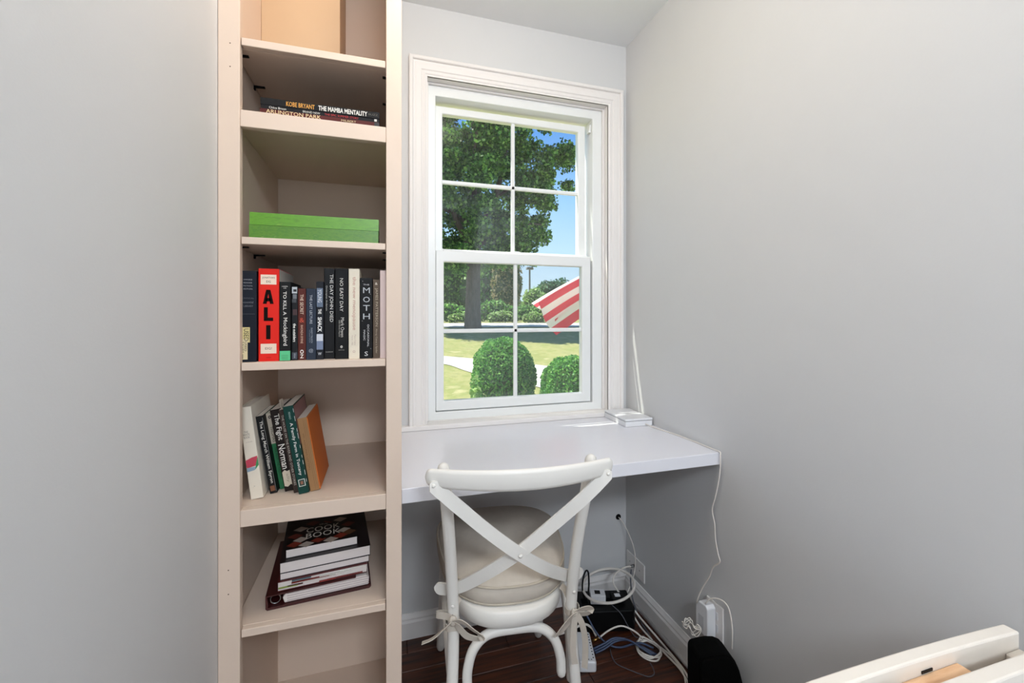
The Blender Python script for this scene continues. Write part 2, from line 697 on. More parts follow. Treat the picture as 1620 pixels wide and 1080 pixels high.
JX0, JX1, JZ0, JZ1 = 0.1636, 0.9544, 0.817, 2.1731      # clear opening inside the casing
ring('jamb_liner', WX0-0.02, WX1+0.02, WZ0, WZ1+0.03, JX0, JX1, JZ0-0.012, JZ1, YB-0.006, 1.735, M_TRIM, win, 0.001)
FX0, FX1, FZ0, FZ1 = 0.2009, 0.9027, 0.850, 2.1263
ring('vinyl_frame', JX0-0.01, JX1+0.01, JZ0-0.01, JZ1+0.01, FX0, FX1, FZ0, FZ1, 1.7286, 1.835, M_VINYL, win, 0.003)
ring('blind_stop', JX0-0.001, JX1+0.001, JZ0, JZ1+0.001, JX0+0.008, JX1-0.008, JZ0+0.002, JZ1-0.008, 1.717, 1.7286, M_TRIM, win, 0.002)
# stool (inner sill)
wp(box('sill', (0.0445, 1.6620, 0.7975), (XR-0.001, 1.7290, 0.8165), M_TRIM, win, 0.003, 2))
# upper sash (outer track)
us = ring('upper_sash', FX0+0.002, FX1-0.015, 1.484, FZ1-0.017, 0.2344, 0.8523, 1.5177, 2.0791, 1.7725, 1.805, M_VINYL, win, 0.004)
g1 = box('glass_pane', (0.232, 1.785, 1.514), (0.855, 1.789, 2.082), M_GLASS, us)
# lower sash (inner track)
ls = ring('lower_sash', FX0+0.0015, FX1-0.006, FZ0+0.003, 1.5055, 0.2352, 0.8538, 0.8925, 1.4599, 1.7355, 1.7690, M_VINYL, win, 0.004)
g2 = box('glass_pane', (0.233, 1.751, 0.890), (0.856, 1.755, 1.462), M_GLASS, ls)


def muntin(name, a, b, yc, parent):
    a = Vector((a[0], yc, a[1]))
    b = Vector((b[0], yc, b[1]))
    d = (b-a).normalized()
    s = Vector((-d.z, 0, d.x))
    yv = Vector((0, 1, 0))
    V, F = [], []
    pr = [(-0.0085, -0.003), (-0.0055, -0.0075), (0.0055, -0.0075), (0.0085, -0.003), (0.0085, 0.003), (0.0055, 0.0075), (-0.0055, 0.0075), (-0.0085, 0.003)]
    for p in (a, b):
        for u, v in pr:
            V.append(p+s*u+yv*v)
    for k in range(8):
        F.append((k, (k+1) % 8, 8+(k+1) % 8, 8+k))
    F.append(tuple(reversed(range(8))))
    F.append(tuple(range(8, 16)))
    return mesh(name, V, F, M_VINYL, parent)


muntin('muntin', (0.5437, 1.516), (0.5437, 2.081), 1.787, us)
muntin('muntin', (0.233, 1.7985), (0.854, 1.7985), 1.787, us)
muntin('muntin', (0.5448, 0.891), (0.5448, 1.461), 1.753, ls)
muntin('muntin', (0.234, 1.1765), (0.855, 1.1765), 1.753, ls)
# sash lock, tilt latches and the stop block in the right track
lk = prism('sash_lock', [(0.512, 1.505), (0.578, 1.505), (0.572, 1.512), (0.557, 1.516), (0.533, 1.516), (0.518, 1.512)], 1.742, 1.762, M_VINYL, win, 'y', 0.002)
wp(lk)
for lx in (0.235, 0.845):
    wp(box('tilt_latch', (lx, 1.739, 1.505), (lx+0.035, 1.755, 1.511), M_VINYL, win, 0.002))
wp(prism('balance_shoe', [(0.8895, 2.070), (0.9015, 2.070), (0.9015, 2.105), (0.8955, 2.105)], 1.742, 1.765, M_VINYL, win, 'y', 0.001))
# insect screen on the lower half, outside
ring('screen_frame', FX0, FX1, FZ0, 1.512, FX0+0.014, FX1-0.014, FZ0+0.014, 1.500, 1.8065, 1.8135, M_VINYL, win, 0.001)
wp(mesh('insect_screen', [(FX0+0.013, 1.810, FZ0+0.013), (FX1-0.013, 1.810, FZ0+0.013), (FX1-0.013, 1.810, 1.501), (FX0+0.013, 1.810, 1.501)], [(0, 1, 2, 3)], M_MESH, win))
# eave of the house over the window
eave = struct(box('trim_eave', (XL-1.5, YB+T, 2.75), (4.0, 1.960, 2.90), M_SIDING, None, 0.004))
struct(box('wall_exterior', (XL-1.5, YB+T, -0.6), (0.148, YB+T+0.015, 2.75), M_SIDING))
struct(box('wall_exterior', (0.968, YB+T, -0.6), (4.0, YB+T+0.015, 2.75), M_SIDING))

# ================================================================== BOOKCASE
K = 1.0944           # front plane
OX0, OX1 = -0.3100, 0.0062
KX0, KX1 = XL+0.0005, 0.0434
KB = 1.555
case = thing('bookcase', 'tall cream painted built-in bookcase with open shelves left of the window', 'bookcase', ((KX0+KX1)/2, K, 0))
CO = Vector(case.location)


def cp(o):
    o.location = -CO
    return o


IX0, IX1 = -0.3312, 0.0242
for nm, a, b in (('stile', KX0, OX0), ('stile', OX1, KX1)):
    cp(box(nm, (a, K, 0.0), (b, K+0.020, ZC-0.001), M_CASE, case, 0.0015, 2))
cp(box('side_panel', (KX0, K+0.0205, 0.0), (IX0, KB, ZC-0.001), M_CASE, case))
cp(box('side_panel', (IX1, K+0.0205, 0.0), (KX1-0.001, YB-0.001, ZC-0.001), M_CASE, case))
cp(box('back_panel', (KX0, KB+0.0005, 0.0), (IX1-0.0005, KB+0.014, ZC-0.001), M_CASE, case))
rails = [(1.6682, 1.7063), (0.7625, 0.8005), (0.0005, 0.040)]
for z0, z1 in rails:
    cp(box('rail', (OX0+0.0003, K+0.0003, z0), (OX1-0.0003, K+0.0198, z1), M_CASE, case, 0.0015, 2))
    cp(box('fixed_shelf', (IX0+0.0003, K+0.0202, z1-0.018), (IX1-0.0003, KB, z1), M_CASE, case))
adj = [(1.8540, 1.8716), (1.4035, 1.4196), (1.1155, 1.1336), (0.5105, 0.5281)]
for z0, z1 in adj:
    cp(box('shelf', (IX0+0.001, K+0.0205, z0), (IX1-0.001, KB-0.001, z1), M_CASE, case, 0.0015, 2))
    cp(box('shelf_edge', (OX0+0.0015, K+0.004, z0), (OX1-0.0015, K+0.0203, z1), M_CASE, case, 0.0015, 2))
    for px_ in (IX0+0.0005, IX1-0.0005):
        for py_ in (1.142, 1.285):
            s = 1 if px_ < -0.1 else -1
            pin = prism('shelf_pin', [(px_, z0-0.0005), (px_+s*0.026, z0-0.0005), (px_+s*0.026, z0-0.003), (px_+s*0.004, z0-0.004), (px_+s*0.003, z0-0.011), (px_, z0-0.011)], py_-0.004, py_+0.004, M_BLACK, case, 'y')
            pin['label'] = 'small black shelf pin'
            cp(pin)
# boxed duct in the top left of the case
cp(box('duct_box', (IX0+0.0003, 1.354, 1.8725), (-0.1235, KB-0.001, ZC-0.002), M_DUCT, case, 0.001, 1))
for hx, hz in ((-0.3292, 1.8515), (-0.3292, 1.7991), (-0.3325, 0.6706), (-0.3325, 0.6168)):
    h = dome('nail_hole', (hx, K+0.0006, hz), 0.0022, (0, -1, 0), M_SOIL, case, 0.4, 8)
    cp(h)

# ================================================================== DESK
DY = 1.1214
desk = thing('desk', 'white built-in desktop running below the window to the right wall', 'desk', (0.545, DY, 0.7586))
d = box('desktop', (KX1+0.0008, DY, 0.7586), (XR-0.0008, YB-0.0005, 0.7972), M_DESK, desk, 0.0018, 2)
d.location = -Vector(desk.location)
d = box('support_cleat', (KX1+0.002, YB-0.0205, 0.7186), (XR-0.002, YB-0.001, 0.7583), M_DESK, desk, 0.001, 1)
d.location = -Vector(desk.location)


# ================================================================== BOOKS
def book(label, x, y, z, t, h, d, color, rough=0.45, hard=False, tilt=0.0, flat=False, rot=0.0, group=None, pages=None, cover2=None, var=0.05):
    """upright book: origin at its lower left spine corner; x thickness, y depth, z height"""
    b = thing('book', label, 'book', (x, y, z), (0, -tilt, rot), group)
    cm = mat('cover_'+color+str(rough), color, min(rough+0.15, 0.8), var=var, scale=25, bump=0.05, spec=0.22)
    pm = pages or M_PAGES
    bt = 0.0028 if hard else 0.0007
    ins = 0.003 if hard else 0.0004
    V, F = [], []
    bm = bmesh.new()
    pr = [(0, 0), (t, 0), (t, d), (t-bt, d), (t-bt, bt*1.2), (bt, bt*1.2), (bt, d), (0, d)]
    a = [bm.verts.new((p[0], p[1], 0)) for p in pr]
    c = [bm.verts.new((p[0], p[1], h)) for p in pr]
    bm.faces.new(a)
    bm.faces.new(list(reversed(c)))
    for i in range(8):
        bm.faces.new((a[i], c[i], c[(i+1) % 8], a[(i+1) % 8]))
    bmesh.ops.recalc_face_normals(bm, faces=bm.faces)
    ed = [e for e in bm.edges if all(v.co.y < 1e-6 for v in e.verts) and abs(e.verts[0].co.z-e.verts[1].co.z) > 0.01]
    bmesh.ops.bevel(bm, geom=ed, offset=min(0.0016, t*0.2), segments=2, profile=0.5, affect='EDGES')
    bmobj('cover', bm, [cm], b)
    box('pages', (bt+0.0001, bt*1.2+0.0001, ins), (t-bt-0.0001, d-ins, h-ins), pm, b)
    return b


def plate(b, name, x0, x1, z0, z1, color, y=-0.0004, rough=0.5):
    """printed panel or sticker on a spine"""
    return mesh(name, [(x0, y, z0), (x1, y, z0), (x1, y, z1), (x0, y, z1)], [(0, 1, 2, 3)], mat('ink_'+color, color, rough, var=0.03), b)


Zs = 1.1338
G1 = 'books standing on the middle shelf'
W, CRM = 'd8d4cc', 'e8d9bd'
# --- 1 navy textbook with stickers
b = book('thick navy textbook with two yellow sticker labels low on its spine', -0.3150, 1.115, Zs, 0.0330, 0.2104, 0.19, '101622', 0.35, group=G1)
for i, s in enumerate(('UNIVERSE', 'READER', 'FICTION', 'EDITION')):
    text(b, 'author', s, 0.0155, 0.190-i*0.0072, 0.018, 0.0030, '9a9ca2', mode='flat')
text(b, 'title', 'CRITICAL', 0.0160, 0.147, 0.024, 0.0028, '5d6168', mode='flat')
text(b, 'title', 'essential', 0.0160, 0.138, 0.021, 0.0050, '6d7178', mode='flat')
text(b, 'title', 'LIBRARY', 0.0165, 0.129, 0.019, 0.0042, '6d7178', mode='flat')
plate(b, 'rule', 0.003, 0.030, 0.1105, 0.1110, '5d6168')
plate(b, 'sticker', 0.0045, 0.0195, 0.045, 0.080, 'd9c98c')
plate(b, 'sticker', 0.0010, 0.0150, 0.006, 0.053, 'd8c9a0', -0.0008)
text(b, 'lettering', 'USED', 0.0125, 0.063, 0.028, 0.0100, '33302c', y=-0.0010)
text(b, 'lettering', 'USED', 0.0112, 0.036, 0.022, 0.0046, '33302c', y=-0.0012)
text(b, 'lettering', 'SAVES', 0.0052, 0.034, 0.026, 0.0046, '33302c', y=-0.0012)
plate(b, 'barcode', 0.0026, 0.0058, 0.008, 0.018, '2a2622', -0.0012)
# --- 2 red ALI
b = book('bright red hardcover book with three huge black letters down its spine', -0.2797, 1.120, Zs, 0.0437, 0.2170, 0.165, 'e02417', 0.4, True, group=G1)
plate(b, 'label_panel', 0.0050, 0.0380, 0.180, 0.203, 'eed6c0')
plate(b, 'label_panel', 0.0050, 0.0380, 0.018, 0.041, 'eed6c0')
text(b, 'author', 'JONATHAN', 0.0215, 0.1955, 0.026, 0.0052, '2a1a14', mode='flat')
text(b, 'author', 'EIG', 0.0215, 0.1868, 0.009, 0.0052, '2a1a14', mode='flat')
for s, zz in (('A', 0.151), ('L', 0.1105), ('I', 0.068))[:0]:
    text(b, 'title', s, 0.0210, zz, {'A': 0.0215, 'L': 0.0185, 'I': 0.0085}[s], 0.0320, '120a08', mode='flat', bold=0.07)
mesh('board', [(0.0440, 0.003, 0.001), (0.0440, 0.164, 0.001), (0.0440, 0.164, 0.216), (0.0440, 0.003, 0.216)], [(0, 1, 2, 3)], mat('cover_grey', 'b9b3ac', 0.5), b)
text(b, 'lettering', 'EIG!', 0.0215, 0.030, 0.014, 0.0052, '6b4038', mode='flat')
text(b, 'lettering', 'HMH', 0.0215, 0.0085, 0.010, 0.0028, '8e1a10', mode='flat')
def fat(polys, cx, cz, w_, h_):
    for pl_ in polys:
        mesh('title', [(cx+(u-0.5)*w_, -0.0006, cz+(v-0.5)*h_) for u, v in pl_], [tuple(range(len(pl_)))], mat('ink_120a08', '120a08', 0.7, spec=0.1), b)


fat([[(0, 0), (0.34, 0), (0.56, 1), (0.30, 1)], [(0.66, 0), (1, 0), (0.70, 1), (0.44, 1)], [(0.25, 0.18), (0.75, 0.18), (0.70, 0.42), (0.30, 0.42)]], 0.0210, 0.151, 0.0225, 0.0330)
fat([[(0, 0), (1, 0), (1, 0.24), (0.42, 0.24), (0.42, 1), (0, 1)]], 0.0215, 0.1105, 0.0195, 0.0320)
fat([[(0, 0), (1, 0), (1, 1), (0, 1)]], 0.0210, 0.068, 0.0090, 0.0330)
# --- 3 To Kill a Mockingbird
b = book('slim black paperback with white cursive lettering and a green block at the foot', -0.2352, 1.118, Zs, 0.0240, 0.1869, 0.13, '0f0f10', 0.4, group=G1)
text(b, 'author', 'HARPER', 0.0120, 0.176, 0.013, 0.0022, W, mode='flat')
text(b, 'author', 'LEE', 0.0120, 0.172, 0.006, 0.0022, W, mode='flat')
text(b, 'title', 'TO KILL A', 0.0118, 0.136, 0.056, 0.0072, 'e6e2da', bold=0.01)
text(b, 'title', 'Mockingbird', 0.0118, 0.069, 0.066, 0.0112, 'e6e2da', bold=0.005)
plate(b, 'green_panel', 0.0008, 0.0232, 0.001, 0.0235, '57c084')
for i in range(3):
    text(b, 'lettering', 'PERENNIAL', 0.0120, 0.0130-i*0.004, 0.014, 0.0018, '2d6a45', y=-0.0008, mode='flat')
# --- 4 the outsiders
b = book('narrow black and white paperback with small bold title low on its spine', -0.2104, 1.124, Zs, 0.0133, 0.1771, 0.11, '17181b', 0.4, group=G1)
for i, (z0, z1, c) in enumerate(((0.160, 0.1755, 'b9bcc0'), (0.147, 0.158, '6a6d72'), (0.138, 0.146, '3b3d42'), (0.108, 0.122, '3a1d1f'))):
    plate(b, 'spine_art', 0.001+0.002*(i % 2), 0.0122-0.001*(i % 3), z0, z1, c)
plate(b, 'spine_art', 0.004, 0.011, 0.164, 0.170, '101114', -0.0006)
text(b, 'title', 'the outsiders', 0.0066, 0.066, 0.044, 0.0066, 'f0ede6', bold=0.02)
plate(b, 'foot_panel', 0.001, 0.0125, 0.003, 0.019, '3a4049')
text(b, 'lettering', 'SPEAK', 0.0068, 0.011, 0.012, 0.0036, 'aab0b8', y=-0.0008)
# --- 5 The Secret
b = book('red-brown paperback titled THE SECRET on the middle shelf', -0.1969, 1.125, Zs, 0.0176, 0.1720, 0.13, '57261f', 0.4, group=G1, var=0.2)
text(b, 'title', 'THE SECRET', 0.0088, 0.134, 0.048, 0.0072, 'e0c9b4', bold=0.005)
text(b, 'emblem', '&', 0.0090, 0.096, 0.010, 0.0110, 'c0503c', mode='flat')
text(b, 'author', 'RHONDA BYRNE', 0.0088, 0.062, 0.044, 0.0052, 'd8b49c')
text(b, 'emblem', 'O', 0.0090, 0.020, 0.008, 0.0100, 'e8e2da', mode='flat', bold=0.03)
text(b, 'emblem', 'Z', 0.0090, 0.009, 0.008, 0.0090, 'e8e2da', mode='flat', bold=0.02)
# --- 6 The Last Lecture
b = book('slate blue hardcover book beside the red-brown one on the middle shelf', -0.1789, 1.125, Zs, 0.0219, 0.1724, 0.13, '2c3442', 0.5, True, group=G1)
text(b, 'title', 'THE LAST LECTURE', 0.0110, 0.122, 0.070, 0.0056, 'b9bdc4')
text(b, 'author', 'RANDY PAUSCH', 0.0126, 0.059, 0.036, 0.0042, '9da2ab')
text(b, 'author', 'WITH JEFFREY ZASLOW', 0.0076, 0.057, 0.032, 0.0026, '8a8f98')
text(b, 'emblem', '@', 0.0110, 0.022, 0.010, 0.0100, '9da2ab', mode='flat')
# --- 7 The Shack
b = book('black and blue-grey paperback titled THE SHACK with pale panels', -0.1568, 1.128, Zs, 0.0162, 0.1899, 0.13, '1b1d24', 0.4, group=G1)
plate(b, 'panel', 0.0012, 0.0150, 0.128, 0.174, '5d6b80')
text(b, 'author', 'YOUNG', 0.0080, 0.155, 0.032, 0.0090, 'd5d9de', y=-0.0008, bold=0.01)
text(b, 'title', 'THE', 0.0080, 0.117, 0.012, 0.0072, 'f0ede8', bold=0.02)
text(b, 'title', 'SHACK', 0.0080, 0.085, 0.036, 0.0092, 'f4f2ee', bold=0.02)
plate(b, 'panel', 0.0008, 0.0154, 0.045, 0.062, 'c9ccd4')
plate(b, 'panel', 0.0008, 0.0154, 0.024, 0.045, '6f7b95')
text(b, 'emblem', 'W', 0.0080, 0.014, 0.008, 0.0070, 'd8dbe0', mode='flat')
# --- 8 The Day John Died
b = book('tall black hardcover book with long condensed white title on the middle shelf', -0.1404, 1.138, Zs, 0.0244, 0.2235, 0.16, '121214', 0.35, True, group=G1)
text(b, 'title', 'THE DAY JOHN DIED', 0.0160, 0.150, 0.118, 0.0100, 'dcd8d0', bold=0.004)
text(b, 'author', 'Christopher Andersen', 0.0055, 0.150, 0.062, 0.0046, 'c4c0b8')
text(b, 'lettering', 'MORROW', 0.0120, 0.017, 0.017, 0.0024, 'b9b5ae', mode='flat')
# --- 9 No Easy Day
b = book('tall black hardcover book with widely spaced white title and handwritten author', -0.1142, 1.126, Zs, 0.0306, 0.2228, 0.165, '0a0a0b', 0.4, True, group=G1)
text(b, 'title', 'NO EASY DAY', 0.0150, 0.158, 0.082, 0.0078, 'cfcbc3')
text(b, 'author', 'Mark Owen', 0.0172, 0.078, 0.048, 0.0078, 'c9c5bd')
text(b, 'author', 'with Kevin Maurer', 0.0105, 0.075, 0.042, 0.0040, 'a8a49c')
text(b, 'emblem', '0', 0.0150, 0.030, 0.0055, 0.0065, 'd0ccc4', mode='flat', bold=0.04)
text(b, 'lettering', 'DUTTON', 0.0150, 0.022, 0.013, 0.0020, 'b0aca4', mode='flat')
# --- 10 the new menopause
b = book('tall cream hardcover book with pale red vertical title on the middle shelf', -0.0824, 1.120, Zs, 0.0255, 0.2226, 0.16, 'e3d8c4', 0.45, True, group=G1)
text(b, 'title', 'the new menopause', 0.0125, 0.137, 0.132, 0.0110, 'c79a8c')
text(b, 'author', 'Mary Claire', 0.0145, 0.047, 0.026, 0.0048, 'b9a298')
text(b, 'author', 'Haver, MD', 0.0085, 0.046, 0.024, 0.0040, 'c0aba0')
text(b, 'emblem', 'o', 0.0125, 0.018, 0.006, 0.0060, 'c0a59a', mode='flat')
# --- 11 The Moth
b = book('black hardcover book with stacked white MOTH letters on its spine', -0.0561, 1.120, Zs, 0.0298, 0.2005, 0.16, '08080a', 0.4, True, group=G1)
text(b, 'title', 'THE', 0.0150, 0.184, 0.014, 0.0034, 'c9c9c9', mode='flat')
for s, zz in (('M', 0.170), ('O', 0.147), ('T', 0.126), ('H', 0.105)):
    text(b, 'title', s, 0.0155, zz, 0.016, 0.0140, 'b9bcbf', mode='flat')
text(b, 'title', 'OCCASIONAL', 0.0195, 0.057, 0.056, 0.0044, 'd8d8d8')
text(b, 'title', 'MAGIC', 0.0105, 0.058, 0.026, 0.0044, 'd8d8d8')
text(b, 'emblem', 'S', 0.0150, 0.012, 0.008, 0.0110, 'd0d0d0', mode='flat')
for ex, ez in ((0.006, 0.192), (0.005, 0.093), (0.025, 0.024), (0.024, 0.160)):
    plate(b, 'speck', ex, ex+0.0011, ez, ez+0.0011, 'c9c9c9')
# --- 12 paperback
b = book('narrow brown patterned paperback between black and pink books on the middle shelf', -0.0252, 1.120, Zs, 0.0162, 0.1972, 0.12, '5e5044', 0.5, group=G1, var=0.25)
text(b, 'emblem', '&', 0.0078, 0.187, 0.006, 0.0060, 'e0d8c8', mode='flat')
text(b, 'title', 'JAMES PATTERSON', 0.0080, 0.128, 0.096, 0.0078, 'b3a590')
text(b, 'author', 'Along Came a Spider', 0.0080, 0.043, 0.062, 0.0050, 'b3a590')
# --- 13 pinkish
book('pale pink blank-spined book at the right end of the middle shelf', -0.0084, 1.1165, Zs, 0.0176, 0.2205, 0.16, 'd9c3bd', 0.5, group=G1)

# --- leaning books on the shelf below
Zl = 0.8008
G2 = 'books leaning on the lower shelf'
R_ = math.radians


def lean(label, x, y, t, h, d, color, deg, **kw):
    return book(label, x, y, Zl, t, h, d, color, tilt=R_(deg), group=G2, **kw)


b = lean('white jacketed hardcover book with a coloured stroke low on its spine, leaning leftmost', -0.3035, 1.152, 0.0270, 0.2220, 0.17, 'e6dccb', 7.0, rough=0.35, hard=True)
text(b, 'title', 'THE\nWHITE\nBOOK', 0.0100, 0.156, 0.014, 0.018, '8d8478', mode='flat')
text(b, 'author', 'A NOVEL', 0.0140, 0.138, 0.014, 0.0024, 'b0a698', mode='flat')
V = [(0.001, -0.0005, 0.076), (0.026, -0.0005, 0.080), (0.026, -0.0005, 0.102), (0.014, -0.0005, 0.100), (0.001, -0.0005, 0.095)]
mesh('spine_stroke', V, [(0, 1, 2, 3, 4)], mat('ink_c8465a', 'c8465a', 0.4, var=0.15), b)
mesh('spine_stroke', [(0.001, -0.0006, 0.067), (0.017, -0.0006, 0.069), (0.024, -0.0006, 0.077), (0.001, -0.0006, 0.077)], [(0, 1, 2, 3)], mat('ink_8fa5b5', '8fa5b5', 0.4, var=0.15), b)
mesh('spine_stroke', [(0.019, -0.0007, 0.070), (0.0268, -0.0007, 0.080), (0.0268, -0.0007, 0.099), (0.021, -0.0007, 0.083)], [(0, 1, 2, 3)], mat('ink_3f8f58', '3f8f58', 0.4, var=0.15), b)
text(b, 'emblem', '.*', 0.0110, 0.030, 0.005, 0.004, '8d8478', mode='flat')
b = lean('black paperback with long white title, leaning second from the left on the lower shelf', -0.2680, 1.176, 0.0165, 0.1950, 0.13, '141415', 9.5, rough=0.4)
text(b, 'title', 'The Long March William Styron', 0.0088, 0.104, 0.156, 0.0088, 'd8d4cb', bold=0.006)
plate(b, 'foot_panel', 0.003, 0.0130, 0.006, 0.019, '7a4a30')
plate(b, 'spine_line', 0.0146, 0.0152, 0.004, 0.190, '8a8a86')
b = lean('paperback with beige upper and green lower spine, leaning third on the lower shelf', -0.2510, 1.200, 0.0150, 0.1970, 0.13, '2f7048', 9.5, rough=0.45)
plate(b, 'upper_panel', 0.0003, 0.0147, 0.118, 0.1965, 'b7aa98')
text(b, 'emblem', 'o', 0.0075, 0.186, 0.007, 0.0080, '2c2a26', mode='flat', bold=0.03)
text(b, 'author', 'THOMAS', 0.0075, 0.142, 0.040, 0.0060, '38342e', y=-0.0008)
text(b, 'title', 'FAR FROM THE MADDING', 0.0075, 0.066, 0.082, 0.0056, '1c4a30')
b = lean('dark brown paperback with bold white title and tattered pale label', -0.2356, 1.180, 0.0225, 0.2080, 0.14, '1f1613', 9.5, rough=0.4)
text(b, 'title', 'The Fight', 0.0115, 0.163, 0.066, 0.0150, 'e8e2d8', bold=0.006)
text(b, 'author', 'Norman', 0.0115, 0.088, 0.062, 0.0150, 'e8e2d8', bold=0.006)
V = [(0.002, -0.0006, 0.014), (0.009, -0.0006, 0.011), (0.016, -0.0006, 0.016), (0.0205, -0.0006, 0.014), (0.0205, -0.0006, 0.052), (0.013, -0.0006, 0.050), (0.008, -0.0006, 0.054), (0.002, -0.0006, 0.049)]
mesh('torn_label', V, [tuple(range(8))], mat('ink_c9bda8', 'c9bda8', 0.7, var=0.15), b)
text(b, 'lettering', 'ally', 0.012, 0.033, 0.022, 0.007, '9a8e7a', y=-0.0008)
b = lean('narrow dark book with small pale lettering and a white card sticking up', -0.2126, 1.164, 0.0130, 0.2100, 0.16, '3a2d28', 9.5, rough=0.5)
text(b, 'title', 'THE HOUSE ON THE RIVER AND OTHER STORIES', 0.0066, 0.108, 0.178, 0.0050, 'b8aea2')
mesh('bookmark', [(0.004, 0.010, 0.200), (0.0045, 0.040, 0.200), (0.0045, 0.040, 0.232), (0.004, 0.010, 0.234), (0.0046, 0.010, 0.200), (0.0051, 0.040, 0.200), (0.0051, 0.040, 0.232), (0.0046, 0.010, 0.234)],
     [(3, 2, 1, 0), (4, 5, 6, 7), (0, 1, 5, 4), (1, 2, 6, 5), (2, 3, 7, 6), (3, 0, 4, 7)], mat('card', 'cfc4b2', 0.7), b)
b = lean('dark green paperback about a farm with framed emblem at the foot of its spine', -0.1992, 1.152, 0.0230, 0.2200, 0.16, '0f3a33', 9.5, rough=0.4)
text(b, 'author', 'FENNO', 0.0120, 0.196, 0.018, 0.0044, '9ab0a8')
text(b, 'title', 'A Family Farm in Tuscany', 0.0115, 0.112, 0.132, 0.0086, 'e6e4dc', bold=0.004)
plate(b, 'emblem_frame', 0.0040, 0.0190, 0.018, 0.036, 'cfd2c8')
plate(b, 'emblem_frame', 0.0056, 0.0174, 0.0196, 0.0344, '143a34', -0.0006)
plate(b, 'emblem', 0.0085, 0.0145, 0.0230, 0.0310, '8a5a44', -0.0008)
for i in range(9):
    z0 = 0.02+i*0.022+random.random()*0.008
    plate(b, 'scuff', 0.0218, 0.0228, z0, z0+0.006+random.random()*0.010, 'd6d4cc', -0.0005)
# pinkish cover picture on its right board
mesh('cover_art', [(0.0232, 0.004, 0.120), (0.0232, 0.155, 0.120), (0.0232, 0.155, 0.217), (0.0232, 0.004, 0.217)], [(0, 1, 2, 3)], mat('cover_pink', '8a5f5e', 0.4, var=0.3, scale=18), b)
b = lean('worn tan cloth book with orange back board, leaning rightmost on the lower shelf', -0.1752, 1.163, 0.0220, 0.1860, 0.17, '9c7650', 9.5, rough=0.6)
text(b, 'title', 'MY ANTONIA LETTERS', 0.0080, 0.100, 0.092, 0.0040, '7a5a3c')
plate(b, 'spine_line', 0.0130, 0.0136, 0.004, 0.182, '7a5a3c')
plate(b, 'spine_line', 0.0170, 0.0175, 0.004, 0.182, '6e5034')
box('orange_board', (0.0222, 0.0, 0.001), (0.0240, 0.170, 0.185), mat('orange_cloth', 'c9661c', 0.6, var=0.06), b)

# --- flat books: top shelf pile
G3 = 'books lying in the upper pile'


def flatbook(name, label, x, y, z, L, h, d, color, rot=0, group=None, rough=0.4, var=0.05, hard=True):
    """lying book, spine towards the room: origin at its lower front left corner"""
    b = thing(name, label, 'book', (x, y, z), (0, 0, rot), group)
    cm = mat('cover_'+color+str(rough), color, min(rough+0.15, 0.8), var=var, scale=25, bump=0.05, spec=0.22)
    bt = min(0.0025, h*0.15)
    pr = [(0, 0), (d, 0), (d, bt), (bt, bt), (bt, h-bt), (d, h-bt), (d, h), (0, h)]
    prism('cover', pr, 0, L, cm, b, 'x')
    box('pages', (0.002, bt+0.0005, bt+0.0001), (L-0.002, d-0.003, h-bt-0.0001), M_PAGESH, b)
    return b


b = flatbook('book', 'maroon book titled ARLINGTON PARK at the bottom of the upper pile', -0.2760, 1.118, 1.7066, 0.266, 0.0182, 0.20, '54201d', 0, G3, var=0.2)
text(b, 'title', 'ARLINGTON PARK', 0.072, 0.0132, 0.118, 0.0088, 'e8cfa0', mode='flat')
text(b, 'author', 'MILBERT', 0.194, 0.0125, 0.034, 0.0050, 'c9b890', mode='flat')
plate(b, 'foot_panel', 0.254, 0.2655, 0.001, 0.0172, '141012')
b = flatbook('book', 'thin black book with white and red lettering between two books of the upper pile', -0.2742, 1.120, 1.7250, 0.264, 0.0100, 0.19, '141214', 0.004, G3)
text(b, 'author', 'Chloe Breon', 0.035, 0.0051, 0.036, 0.0050, 'e8e4dc', mode='flat')
text(b, 'title', 'BRAND NEW', 0.108, 0.0051, 0.038, 0.0050, 'd0ccc4', mode='flat')
text(b, 'title', 'THE EPIC SUMMER STORY', 0.176, 0.0051, 0.078, 0.0050, 'b8383a', mode='flat')
plate(b, 'emblem', 0.252, 0.258, 0.003, 0.0085, 'd8d4cc')
b = flatbook('book', 'black book with orange and white title on top of the upper pile', -0.2748, 1.119, 1.7352, 0.265, 0.0155, 0.20, '121011', 0, G3)
text(b, 'title', 'KOBE BRYANT', 0.085, 0.0076, 0.062, 0.0112, 'd59a4a', mode='flat', bold=0.02)
text(b, 'title', 'THE MAMBA MENTALITY', 0.180, 0.0076, 0.112, 0.0115, 'e8e4dc', mode='flat', bold=0.02)
text(b, 'emblem', 'BUZZ', 0.250, 0.0080, 0.022, 0.0050, '6a665e', mode='flat')

# --- green matching books
G4 = 'grass green books lying on one shelf'


def grass_cover():
    return ramp_mat('grass_print', [(0.30, '3f7212'), (0.48, '5f981a'), (0.60, '558c18'), (0.72, '82a83c'), (0.85, '335f10')], 18, 0.35, (1.5, 6, 5), 8)


GR = grass_cover()
GR2 = ramp_mat('grass_print_tufted', [(0.28, '33600f'), (0.45, '57861c'), (0.60, '427616'), (0.72, '8fa656'), (0.85, '264c0e')], 60, 0.35, (1.0, 4, 2.5), 8)
for i, (z, lab, gm) in enumerate(((1.4198, 'grass green book lying on the shelf, lower of the two', GR2), (1.4494, 'grass green book lying on top of its twin', GR))):
    b = flatbook('book', lab, -0.2938+0.001*i, 1.101+0.001*i, z, 0.2815, 0.0288 if i == 0 else 0.0282, 0.205, '5f9a1e', 0, G4)
    for ch in b.children:
        if ch.name.startswith('cover'):
            ch.data.materials[0] = gm

